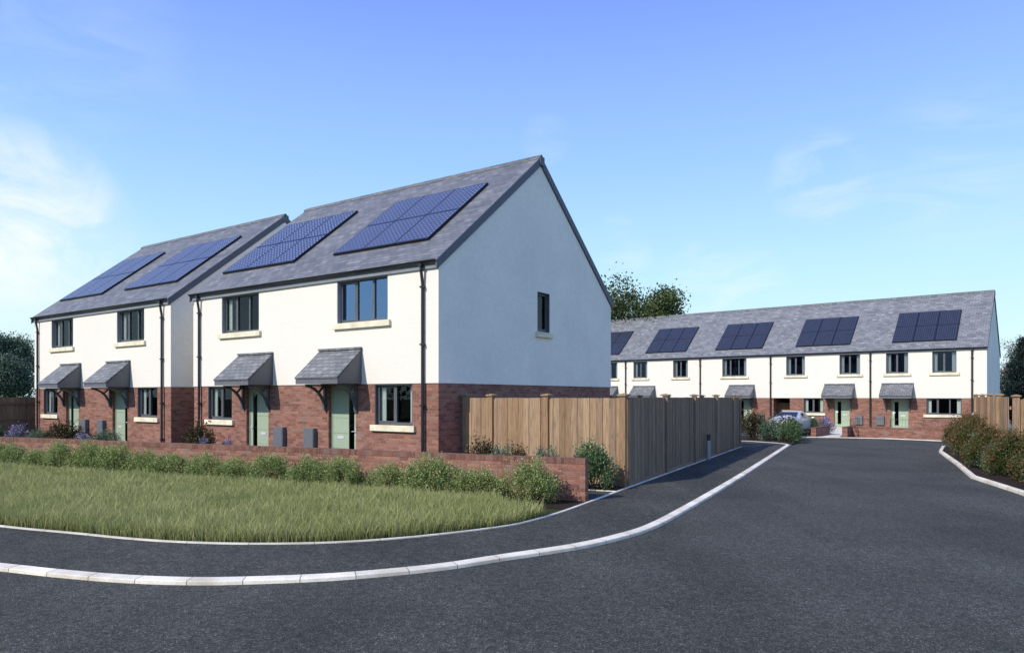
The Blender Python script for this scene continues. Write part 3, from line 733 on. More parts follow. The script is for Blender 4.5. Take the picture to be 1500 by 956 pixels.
# court before the terrace
sheet('forecourt', [(14.9, 36.15), (16.56, 35.7), (18.63, 34.85), (20.2, 33.0), (17.75, 28.98), (20, 28), tuple(lt(6, -4)), tuple(lt(0, 0)), tuple(lt(-31, 0)), tuple(lt(-31, -7)), (9.5, 37.6)], .008, M['pave'])
dT2 = lt(-8.05, -.03); pd = (dT2 - Vector((16.25, 35.9))).normalized(); pn = Vector((pd.y, -pd.x))
sheet('footpath', [tuple(Vector((16.25, 35.95)) - pn * .62), tuple(Vector((16.25, 35.85)) + pn * .42), tuple(dT2 + pn * .55), tuple(dT2 - pn * .55)], .022, M['path'])
sheet('footpath', [tuple(lt(-8.6, -1.3)), tuple(lt(-8.6, -.05)), tuple(lt(-3.6, -.05)), tuple(lt(-3.6, -1.3))], .018, M['path'])

# ------------------------------------------------------------------ walls
def wall_strip(name, line, z0, z1, th, mat, parent):
    mb = MB(); a = line; b = offset(line, -th); s = 0
    me_uv = []
    v = []; f = []; uvs = []
    us = [0]
    for i in range(1, len(a)): us.append(us[-1] + (a[i] - a[i - 1]).length)
    for i in range(len(a) - 1):
        quads = [([a[i + 1], a[i], a[i], a[i + 1]], [z0, z0, z1, z1], [us[i + 1], us[i], us[i], us[i + 1]], None),
                 ([b[i], b[i + 1], b[i + 1], b[i]], [z0, z0, z1, z1], [us[i], us[i + 1], us[i + 1], us[i]], None),
                 ([a[i + 1], a[i], b[i], b[i + 1]], [z1] * 4, [us[i + 1], us[i], us[i], us[i + 1]], [z1, z1, z1 + th, z1 + th])]
        for pts, zs, u, vv in quads:
            k = len(v); v += [(p.x, p.y, z) for p, z in zip(pts, zs)]; f.append((k, k + 1, k + 2, k + 3)); uvs += list(zip(u, vv or zs))
    for i in (0, len(a) - 1):
        k = len(v); v += [(a[i].x, a[i].y, z0), (b[i].x, b[i].y, z0), (b[i].x, b[i].y, z1), (a[i].x, a[i].y, z1)]; f.append((k, k + 1, k + 2, k + 3)); uvs += [(0, z0), (th, z0), (th, z1), (0, z1)]
    me = bpy.data.meshes.new(name); me.from_pydata(v, [], f); ul = me.uv_layers.new(name='UVMap')
    for l in me.loops: ul.data[l.index].uv = uvs[l.index]
    me.materials.append(mat); o = bpy.data.objects.new(name, me); COL.objects.link(o); o.parent = parent
    return o
gwall = thing('garden_wall', 'long low red brick wall with a brick-on-edge top in front of the semi-detached houses', 'wall')
wall_strip('wall', wall_line, 0, .775, .215, M['brick'], gwall)
cop = wall_strip('coping', offset(wall_line, .007), .777, .885, .229, M['coping'], gwall)

def small_wall(label, a, b, z1, th=.22):
    d = (b - a); t = thing('retaining_wall', label, 'wall', (a.x, a.y, 0), math.atan2(d.y, d.x))
    m = MB(); m.box(0, d.length, 0, th, -.02, z1 - .075); m.build('wall', M['brick'], t)
    c = MB(); c.box(-.006, d.length + .006, -.006, th + .006, z1 - .073, z1); c.build('coping', M['coping'], t)
    return t
pa = Vector((16.80, 35.72)); pb = pa + TY * 1.7
small_wall('short red brick pier wall beside the pale path, left end of the railing', pa + TX * .25, pb + TX * .25, .56, .25)
fa = pa + TX * .26 + TY * .9; fb_ = Vector((20.9, 33.35))
small_wall('long low red brick retaining wall carrying a thin railing at the end of the road', fa, fa + TX * 6.2, .54)
small_wall('low brick planter wall between the silver car and the pale path', Vector((15.72, 36.3)), Vector((15.72, 36.3)) + TY * 2.6, .50, .25)
def railing(label, a, b, z0):
    d = b - a; n = max(2, int(d.length / .14)); t = thing('railing', label, 'railing', (a.x, a.y, z0), math.atan2(d.y, d.x), 'thin dark metal railings on the brick walls')
    m = MB(); m.box(0, d.length, -.012, .012, .405, .425); m.box(0, d.length, -.008, .008, .055, .068); m.build('handrail', M['rail'], t)
    m = MB()
    for k in range(1, n): x = d.length * k / n; m.box(x - .0035, x + .0035, -.0035, .0035, .068, .405)
    m.build('bars', M['rail'], t)
    k = max(1, round(d.length / 1.5))
    for i in range(k + 1):
        x = min(max(d.length * i / k, .02), d.length - .02); p = MB(); p.box(x - .013, x + .013, -.013, .013, .0, .424); p.build('post', M['rail'], t)
    return t
railing('short dark metal railing on the brick pier beside the pale path', pa + TX * .37 + TY * .05, pb + TX * .37, .56)
railing('long dark metal railing along the top of the retaining wall at the road end', fa + TY * .11 + TX * .3, fa + TX * 6.1 + TY * .11, .54)

# ------------------------------------------------------------------ timber fences
def fence(label, a, b, z1, posts, mat, side=-1, bw=.185, capw=.115, cat='fence', group=None, cap_above=.09):
    d = b - a; Lg = d.length
    t = thing('timber_fence', label, cat, (a.x, a.y, .05), math.atan2(d.y, d.x), group)
    z1 -= .05
    ps = sorted(posts)
    edges = [0] + ps + [Lg]
    for x0, x1 in zip(edges, edges[1:]):
        x0 += .02; x1 -= .02
        if x1 - x0 < .06: continue
        n = max(1, round((x1 - x0) / bw)); m = MB()
        for k in range(n):
            u0, u1 = x0 + (x1 - x0) * k / n, x0 + (x1 - x0) * (k + 1) / n
            o = .004 if k % 2 else -.004; o += random.uniform(-.003, .003)
            m.box(u0 + .004, u1 - .004, o - .011, o + .011, .09, z1 - random.uniform(.0, .008))
        pn = m.build('fence_panel', mat, t)
        r = MB()
        for z in (.35, z1 * .5, z1 - .3): r.box(x0, x1, -side * .02, -side * .06, z - .04, z + .04)
        r.build('rail', mat, pn)
        gbd = MB(); gbd.box(x0, x1, -.012, .012, -.02, .087); gbd.build('gravel_board', mat, pn)
    for x in ps:
        p = MB(); p.box(x - .082, x + .082, -.075, .06, -.05, z1 + cap_above - .045); pp = p.build('fence_post', mat, t, bevel=.004)
        c = MB(); c.box(x - capw, x + capw, -capw, capw, z1 + cap_above - .044, z1 + cap_above - .012)
        q = capw; zc = z1 + cap_above - .012
        for A_, B_ in (((-q, -q), (q, -q)), ((q, -q), (q, q)), ((q, q), (-q, q)), ((-q, q), (-q, -q))):
            c.poly([(x + A_[0], A_[1], zc), (x + B_[0], B_[1], zc), (x, 0, zc + .03)], .5)
        c.build('post_cap', mat, pp)
    return t
FZ = 2.07
fs = Vector((-1.50, 19.10)) ; fs = la(.03, .98)
fence('sunlit honey brown timber fence running from the gable end to the pavement corner', fs, side_a + EX * .02, FZ, [.16, 1.10, 2.97, 5.20], M['wood'])
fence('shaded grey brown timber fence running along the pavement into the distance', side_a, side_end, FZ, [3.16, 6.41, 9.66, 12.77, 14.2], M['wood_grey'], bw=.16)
fence('rear timber fence of which only post caps show over the shaded side fence', side_end + Vector((-.15, .1)), side_end + Vector((-.15, .1)) - EX * 14, FZ, [1.4, 2.9, 4.2, 5.64, 7.1, 8.6, 10.1, 11.6, 13.1], M['wood'])
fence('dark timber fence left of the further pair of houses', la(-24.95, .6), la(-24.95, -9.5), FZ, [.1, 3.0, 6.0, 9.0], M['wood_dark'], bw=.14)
rn = Vector((13.45, 19.0)); rf = Vector((17.65, 26.7))
fence('sunlit timber fence behind the red tipped hedge on the right', rf, rn, FZ + .02, [.1, 2.3, 4.5, 6.7], M['wood'], bw=.16)
fence('near right timber fence turning away behind the hedge at the frame edge', rn + Vector((.1, -.05)), rn + Vector((.1, -.05)) + EX * 6, FZ - .02, [.05, 2.0, 4.0, 6.0], M['wood'], bw=.16)

# bollard
bo = thing('bollard', 'slim pale grey bollard with a dark top beside the shaded fence', 'bollard', (6.40, 22.85, ZP))
m = MB(); m.box(-.05, .05, -.05, .05, 0, .62); m.build('post', M['bollard'], bo, bevel=.008)
m = MB(); m.box(-.046, .046, -.046, .046, .621, .78); m.box(-.052, .052, -.052, .052, .781, .815); m.build('cap', M['black'], bo, bevel=.006)

# ------------------------------------------------------------------ plants
def leaf_mesh(name, cen, size, mat, up=.5, aspect=2.0, rnd=None, nrm=None, fold=True):
    """cen: (n,3) leaf positions; rhombic leaves folded on their midrib"""
    n = len(cen); size = np.broadcast_to(size, (n,)).reshape(n, 1)
    d = RNG.normal(size=(n, 3)); d[:, 2] += up * .6
    if nrm is not None: d = d * .75 + nrm
    d /= np.linalg.norm(d, axis=1, keepdims=True)
    w = np.cross(d, RNG.normal(size=(n, 3))); w /= np.linalg.norm(w, axis=1, keepdims=True)
    nn = np.cross(d, w)
    a = cen - d * size * .5; b = cen + d * size * .5
    l = cen + w * size / aspect * .5 + nn * size * .10; r = cen - w * size / aspect * .5 + nn * size * .10
    V = np.stack([a, l, b, r], 1).reshape(-1, 3)
    me = bpy.data.meshes.new(name)
    me.vertices.add(len(V)); me.vertices.foreach_set('co', V.ravel())
    idx = np.arange(n)[:, None] * 4
    tri = np.concatenate([idx + [0, 1, 2], idx + [0, 2, 3]], 1).reshape(-1)
    me.loops.add(6 * n); me.loops.foreach_set('vertex_index', tri.astype(np.int32))
    me.polygons.add(2 * n); me.polygons.foreach_set('loop_start', np.arange(2 * n, dtype=np.int32) * 3); me.polygons.foreach_set('loop_total', np.full(2 * n, 3, np.int32))
    if rnd is None: rnd = RNG.random(n)
    at = me.attributes.new('rnd', 'FLOAT', 'FACE'); at.data.foreach_set('value', np.repeat(np.clip(rnd, 0, 1), 2).astype(np.float32))
    me.materials.append(mat); me.update(); me.validate()
    return me
def link(name, me, parent):
    o = bpy.data.objects.new(name, me); COL.objects.link(o); o.parent = parent; return o
def bush_cloud(n, rx, ry, h, clumps, spread=.16, low=.12):
    """leaf positions gathered on shoots inside an uneven dome"""
    cs = []
    for k in range(clumps):
        a = RNG.uniform(0, 2 * math.pi); q = math.sqrt(RNG.uniform(0, 1)); z = RNG.uniform(low, 1) ** .8
        rr = math.sqrt(max(.05, 1 - max(0, z - .25) ** 2 / .62)) * q
        cs.append((rx * rr * math.cos(a), ry * rr * math.sin(a), h * z * RNG.uniform(.82, 1.08)))
    cs = np.array(cs); which = RNG.integers(0, clumps, n)
    pos = cs[which] + RNG.normal(size=(n, 3)) * np.array([spread * rx, spread * ry, spread * h * 1.1])
    pos[:, 2] = np.abs(pos[:, 2] - .02) + .02
    tone = RNG.normal(size=clumps) * .10
    return pos, cs, tone[which]
def shrub_proto(name, n, rx, ry, h, clumps, size, mat, spread=.16, aspect=2., up=.5, tip=None, low=.12, label='', group=None, cat='shrub', flowers=None):
    r = thing(name, label, cat, group=group)
    pos, cs, tone = bush_cloud(n, rx, ry, h, clumps, spread, low)
    if name == 'hedge_shrub':   # long loose shoots above the mass
        e = RNG.integers(0, len(cs), 26); k = len(pos) // 9
        w_ = RNG.integers(0, 26, k); u_ = RNG.random(k)[:, None]
        pos[:k] = cs[e][w_] * np.array([1.05, 1.1, 1.0]) + u_ * (RNG.normal(size=(26, 3)) * [.10, .08, .03] + [0, 0, .17])[w_] + RNG.normal(size=(k, 3)) * .014
    rad = np.sqrt((pos[:, 0] / rx) ** 2 + (pos[:, 1] / ry) ** 2 + (pos[:, 2] / h) ** 2)
    rnd = np.clip(RNG.beta(2, 2.4, n) * .85 + tone + (np.clip(rad - .85, 0, 1) * (tip or 0)), 0, 1)
    outw = np.stack([pos[:, 0] / rx, pos[:, 1] / ry, pos[:, 2] / h * .6], 1) * .8
    link('foliage', leaf_mesh('foliage', pos, size * RNG.uniform(.6, 1.25, n), mat, up, aspect, rnd, outw), r)
    st = MB()
    for c in cs[::max(1, len(cs) // 14)]:
        st.tube([(c[0] * .12, c[1] * .12, 0), (c[0] * .5, c[1] * .5, c[2] * .55), tuple(c)], [.012, .008, .003], 5, cap=False)
    st.build('stems', M['stem'], r)
    if flowers:
        m = RNG.integers(0, len(cs), flowers); fp = cs[m] + RNG.normal(size=(flowers, 3)) * .07; fp[:, 2] += .09
        link('flowers', leaf_mesh('flowers', fp, .05 * RNG.uniform(.6, 1.2, flowers), M['flower'], .2, 1.2), r)['kind'] = 'stuff'
    return r
used = set()
def place(proto, x, y, label, s=1., sz=None, group=None, z=ZP, cat=None):
    o = proto if proto.name not in used else copy_tree(proto)
    used.add(proto.name)
    o.location = (x, y, z); o.rotation_euler = (0, 0, random.uniform(0, 6.28)); o.scale = (s, s, sz or s)
    o['label'] = label
    if group: o['group'] = group
    return o
ORD = ['first', 'second', 'third', 'fourth', 'fifth', 'sixth', 'seventh', 'eighth', 'ninth', 'tenth', 'eleventh', 'twelfth', 'thirteenth', 'fourteenth', 'fifteenth', 'sixteenth', 'seventeenth', 'eighteenth', 'nineteenth', 'twentieth', 'twenty-first', 'twenty-second']
hp = [shrub_proto('hedge_shrub', 8000, .74, .40, .76, 80, .046, M['hedge'], .13, 1.9, .5, .5) for _ in range(5)]
hl = offset(wall_line, .50)
acc = 0; nxt = .98; i_ = 0; hs = []
for a, b in zip(hl, hl[1:]):
    d = (b - a).length
    while acc + d > nxt and len(hs) < 22:
        hs.append(a + (b - a) * ((nxt - acc) / d)); nxt += random.uniform(.82, 1.22)
    acc += d
for i, p in enumerate(hs):
    lab = 'loose green shrub at the foot of the garden wall, nearest to its right end' if i == 0 else 'loose green shrub at the foot of the garden wall, %s from its right end' % ORD[i]
    place(hp[i % 5], p.x + random.uniform(-.05, .05), p.y + random.uniform(-.06, .06), lab, random.uniform(.80, 1.05), random.uniform(.62, .98), 'shrubs in a row along the foot of the garden wall').rotation_euler = (0, 0, -.42 + math.pi * (i % 2) + random.uniform(-.15, .15))
# planting behind the wall
sil = shrub_proto('grey_green_shrub', 2600, .50, .50, .80, 46, .07, M['silvery'], .13, 2.6, .7)
brn = shrub_proto('bronze_shrub', 2600, .55, .50, .85, 50, .075, M['brown'], .13, 2.2, .9, .5)
fre = shrub_proto('bushy_shrub', 5200, .62, .55, 1.02, 90, .070, M['fresh'], .11, 2.3, .7, .6)
red = shrub_proto('red_tipped_shrub', 13000, .80, .72, 1.0, 130, .064, M['red'], .11, 2.1, .9, .9)
pur = shrub_proto('lavender', 1500, .42, .40, .46, 40, .06, M['silvery'], .12, 4.5, 1.4, flowers=700, cat='plant')
place(fre, 1.80, 15.62, 'bushy grey-green shrub between the brick wall end and the fence corner', .98, .88)
place(sil, .75, 16.0, 'pale grey-green shrub above the wall beside the bushy corner shrub', .8, .98)
place(brn, .15, 16.3, 'small bronze shrub poking above the wall in front of the sunlit fence', .75, .86)
place(sil, -.25, 16.75, 'pale grey-green shrub above the wall in front of the middle of the sunlit fence', .8, .98)
place(brn, -.72, 16.95, 'dark bronze shrub above the wall at the left end of the sunlit fence', .85, 1.0)
place(brn, *la(-9.8, -.85), 'dark bronze shrub under the left ground floor window of the near pair', 1.1, 1.12)
place(pur, *la(-8.1, -1.7), 'small purple lavender before the left door of the near pair', .55, 1.2)
place(pur, *la(-7.0, -1.6), 'sparse purple lavender right of the left door of the near pair', .6, 1.2)
B = lambda x, y: la(-12.98 + x, y)
place(sil, *B(-2.55, -1.1), 'pale grey-green shrub at the right door of the further pair', 1.1, .85)
place(pur, *B(-4.3, -1.1), 'grey leaved lavender between the meter boxes of the further pair', .9, .95)
place(brn, *B(-6.4, -1.0), 'dark bronze shrub before the left door of the further pair', 1.4, .98)
place(sil, *B(-8.0, -1.2), 'pale grey-green shrub under the left window of the further pair', 1.0, .75)
place(pur, *B(-9.3, -1.5), 'bright purple lavender at the left corner of the further pair', 1.25, 1.35)
place(fre, *B(-10.9, -1.9), 'mid green shrub in front of the dark left fence', .8, .75)
place(red, *B(-11.3, -3.6), 'reddish shrub at the far left above the garden wall', .9, .72)
# bed on the right
for (x, y, s, sz, k) in ((12.25, 15.6, 1.0, .86, 0), (12.75, 16.75, .92, .92, 1), (12.95, 18.0, .85, .98, 2), (13.55, 20.0, .80, 1.0, 3), (15.15, 22.9, .85, 1.12, 4), (16.7, 25.3, 1.0, 1.15, 5), (17.75, 27.3, 1.05, 1.12, 6)):
    place(red, x, y, 'red tipped dark green shrub of the right hand hedge, %s from the frame edge' % ORD[k] if k else 'red tipped dark green shrub of the right hand hedge, nearest to the frame edge', s, sz, 'red tipped shrubs in the bed on the right')
place(sil, 13.25, 19.2, 'pale grey-green shrub low among the red tipped hedge', .8, .85)
place(sil, 14.42, 21.5, 'pale grey-green shrub halfway along the red tipped hedge', .85, 1.1)
place(sil, 15.75, 24.0, 'pale grey-green shrub at the far part of the red tipped hedge', .8, 1.0)
# island bed by the fence end
place(brn, 11.55, 33.6, 'dark bronze shrub at the end of the shaded fence', 1.55, 1.32)
place(sil, 12.12, 32.9, 'pale grey-green shrub between two bronze shrubs in the island bed', 1.2, 1.15)
place(brn, 12.95, 33.0, 'large dark bronze shrub before the silver car', 1.35, 1.12)
place(brn, 13.55, 33.7, 'dark bronze shrub beside the wheel of the silver car', 1.1, .9)
place(fre, 12.60, 31.7, 'light green shrub at the front of the island bed near the kerb', .95, .80)
# by the path at the terrace
place(pur, 17.2, 38.6, 'purple lavender beside the pale path at the terrace', 1.3, 1.5)
place(fre, 16.6, 38.9, 'low green shrub behind the planter wall at the terrace', .8, .75)

# ------------------------------------------------------------------ grass on the verge
def grass():
    poly = [(p.x, p.y) for p in offset(verge_in[:k_end - 1], .03)] + [(p.x, p.y) for p in offset(wall_line, .95)]
    P = np.array(poly); n = 900000
    x = RNG.uniform(-19, 1.4, n); y = RNG.uniform(9.5, 24, n)
    # denser near the camera
    keep = RNG.random(n) < np.clip(1.25 - (y - 9.5) / 14, .35, 1)
    x, y = x[keep], y[keep]
    inside = np.zeros(len(x), bool); j = len(P) - 1
    for i in range(len(P)):
        xi, yi = P[i]; xj, yj = P[j]
        c = ((yi > y) != (yj > y)) & (x < (xj - xi) * (y - yi) / (yj - yi + 1e-12) + xi)
        inside ^= c; j = i
    inside &= ((x - 1.43) ** 2 + (y - 13.7) ** 2 > 1.75 ** 2 + .5 * np.sin(x * 9) * np.cos(y * 7))
    x, y = x[inside], y[inside]; n = len(x)
    clump = np.sin(x * 3.1 + np.sin(y * 2.3) * 1.4) * np.sin(y * 3.7 + x * .9) * .5 + .5
    h = RNG.uniform(.12, .30, n) * (.85 + .2 * clump) * np.where(RNG.random(n) < .06, 1.35, 1)
    w = RNG.uniform(.0028, .0058, n) * np.clip(y / 10, 1, 1.8)
    th = RNG.uniform(0, 2 * np.pi, n); lean = RNG.uniform(.05, .75, n) * h; la_ = RNG.uniform(0, 2 * np.pi, n)
    dx, dy = np.cos(th) * w, np.sin(th) * w; lx, ly = np.cos(la_) * lean, np.sin(la_) * lean
    z0 = np.full(n, ZP - .01)
    V = np.stack([np.stack([x - dx, y - dy, z0], 1), np.stack([x + dx, y + dy, z0], 1),
                  np.stack([x + lx * .35 + dx * .8, y + ly * .35 + dy * .8, z0 + h * .6], 1), np.stack([x + lx * .35 - dx * .8, y + ly * .35 - dy * .8, z0 + h * .6], 1),
                  np.stack([x + lx, y + ly, z0 + h], 1)], 1).reshape(-1, 3)
    me = bpy.data.meshes.new('grass'); me.vertices.add(5 * n); me.vertices.foreach_set('co', V.ravel())
    idx = np.arange(n)[:, None] * 5
    loops = np.concatenate([idx + [0, 1, 2, 3], idx + [3, 2, 4]], 1).reshape(-1).astype(np.int32)
    me.loops.add(7 * n); me.loops.foreach_set('vertex_index', loops)
    ls = np.stack([np.arange(n) * 7, np.arange(n) * 7 + 4], 1).reshape(-1).astype(np.int32)
    me.polygons.add(2 * n); me.polygons.foreach_set('loop_start', ls); me.polygons.foreach_set('loop_total', np.tile(np.array([4, 3], np.int32), n))
    r = np.clip(RNG.beta(2, 2, n) + (clump - .5) * .15, 0, 1)
    at = me.attributes.new('rnd', 'FLOAT', 'FACE'); at.data.foreach_set('value', np.repeat(r, 2).astype(np.float32))
    ul = me.uv_layers.new(name='UVMap')
    ul.data.foreach_set('uv', np.tile(np.array([[0, 0], [1, 0], [1, .6], [0, .6], [0, .6], [1, .6], [.5, 1]], np.float32), (n, 1)).ravel())
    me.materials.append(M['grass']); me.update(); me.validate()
    o = bpy.data.objects.new('grass', me); COL.objects.link(o)
    tag(o, 'long light green grass growing on the verge before the garden wall', 'grass', kind='stuff')
grass()

# ------------------------------------------------------------------ trees
def limb_tree(mb, base, h, spread, levels, r0):
    tips = []
    def grow(p, d, ln, r, lv):
        q = p + d * ln; mid = p + d * ln * .5 + Vector((random.uniform(-1, 1), random.uniform(-1, 1), 0)) * ln * .06
        mb.tube([p, mid, q], [r, r * .85, r * .66], 6, cap=False)
        if lv == 0: tips.append(q); return
        for _ in range(random.choice((2, 3, 3))):
            e_ = (d + Vector((random.gauss(0, 1), random.gauss(0, 1), random.gauss(.15, .5))) * spread).normalized()
            grow(q, e_, ln * random.uniform(.62, .82), r * .6, lv - 1)
        tips.append(q)
    grow(Vector(base), Vector((0, 0, 1)), h * .34, r0, levels)
    return tips
def tree(name, label, x, y, h, mat, n, leaf, spread=.55, levels=4, sig=.55, r0=.2, group=None, squash=1., cat='tree', sx=1.):
    t = thing(name, label, cat, (x, y, -.03), 0, group); mb = MB()
    tips = limb_tree(mb, (0, 0, 0), h, spread, levels, r0)
    tz = max(p.z for p in tips); k = h / tz
    mb.v = [(a * sx, b * sx, c * k) for a, b, c in mb.v]
    mb.build('trunk', M['bark'], t)
    T = np.array([(p.x * sx, p.y * sx, p.z * k) for p in tips]); w = RNG.integers(0, len(T), n)
    pos = T[w] + RNG.normal(size=(n, 3)) * sig * np.array([1, 1, .75])
    tone = RNG.normal(size=len(T)) * .12
    rnd = np.clip(RNG.beta(2, 2.2, n) + tone[w], 0, 1)
    link('crown', leaf_mesh('crown', pos, leaf * RNG.uniform(.6, 1.3, n), mat, .2, 1.5, rnd), t)
    return t
def at(px, Y): return ((px - 750) / 1028 * Y, Y)
random.seed(21)
gt = 'leafy trees behind the terrace roof'
tree('leafy_tree', 'taller leafy tree behind the terrace, right against the white gable', *at(909, 66), 12.4, M['tree'], 9000, .25, .5, 4, .62, .2, gt, sx=.8)
tree('leafy_tree', 'lower leafy tree behind the terrace roof, right of the taller one', *at(988, 64), 11.4, M['tree'], 8000, .25, .52, 4, .6, .2, gt, sx=.8)
tree('leafy_tree', 'low leafy tree between the two taller trees behind the terrace roof', *at(948, 70), 10.9, M['tree'], 6500, .25, .5, 4, .6, .2, gt, sx=.75)
ge = 'dense evergreens left of the houses'
for k, (px, Y, h, lab) in enumerate(((6, 50, 6.0, 'dense dark evergreen at the left frame edge behind the dark fence'), (34, 52, 5.8, 'dense dark evergreen against the left end of the further houses'), (-45, 48, 6.4, 'dense dark evergreen outside the left frame edge'), (20, 47, 4.4, 'low dense evergreen just above the dark left fence'))):
    tree('evergreen_tree', lab, *at(px, Y), h, M['evergreen'], 26000, .13, .62, 4, .45, .14, ge, sx=.8)
tree('pale_tree', 'pale thin twigged tree behind the left evergreens', *at(42, 75), 8.2, M['bare'], 2500, .16, .5, 4, .45, .14, sx=.9)
tree('pale_tree', 'pale pinkish tree between the terrace end and the dark conifer', *at(1476, 78), 8.0, M['bare'], 3000, .16, .5, 4, .45, .14, sx=.7)
for k, (x, y, h) in enumerate(((-50, -14, 9.2), (-53, -8, 8.6), (-49, -2, 9.6), (-52, 4, 8.8), (-50, 10, 9.4), (-54, 17, 9.0))):
    tree('roadside_tree', 'broad tree left of the frame, %s from the road, mirrored in windows' % ORD[k], x, y, h * .80, M['tree'], 7000, .42, .6, 4, .8, .2, 'trees mirrored in the windows')
def conifer(label, x, y, h, rad):
    t = thing('conifer_tree', label, 'tree', (x, y, -.03), 0, 'dark conifers right of the terrace'); mb = MB()
    mb.tube([(0, 0, 0), (0, 0, h * .5), (0, 0, h * .97)], [.2, .11, .02], 7); pos = []; nr = []
    z = .5
    while z < h * .98:
        rr = rad * (1 - z / h) ** .8 + .12; m = 6
        for k in range(m):
            a = random.uniform(0, 6.28); L_ = rr * random.uniform(.65, 1.2); ux, uy = math.cos(a), math.sin(a)
            mb.tube([(0, 0, z), (ux * L_ * .55, uy * L_ * .55, z + .03 * L_), (ux * L_, uy * L_, z + L_ * .26)], [.03, .018, .006], 4, cap=False)
            q = int(90 * L_) + 30
            s = RNG.uniform(.12, 1.05, q); sd = RNG.normal(size=(q, 3)) * (.16 * np.sqrt(s))[:, None]
            pos.append(np.stack([ux * L_ * s, uy * L_ * s, z + L_ * .24 * s ** 2], 1) + sd); nr.append(np.tile([ux * .8, uy * .8, .7], (q, 1)))
        z += random.uniform(.20, .32)
    mb.build('trunk', M['bark'], t)
    pos = np.concatenate(pos); nr = np.concatenate(nr); n = len(pos)
    link('crown', leaf_mesh('crown', pos, .20 * RNG.uniform(.6, 1.3, n), M['conifer'], .2, 3.4, RNG.beta(2, 2.6, n), nr), t)
    return t
conifer('tall dark conifer at the right frame edge behind the timber fence', *at(1500, 52), 6.6, 2.0)
conifer('shorter dark conifer left of the tall one at the right frame edge', *at(1482, 56), 4.9, 1.7)
conifer('dark conifer outside the right frame edge', *at(1540, 54), 6.2, 2.2)

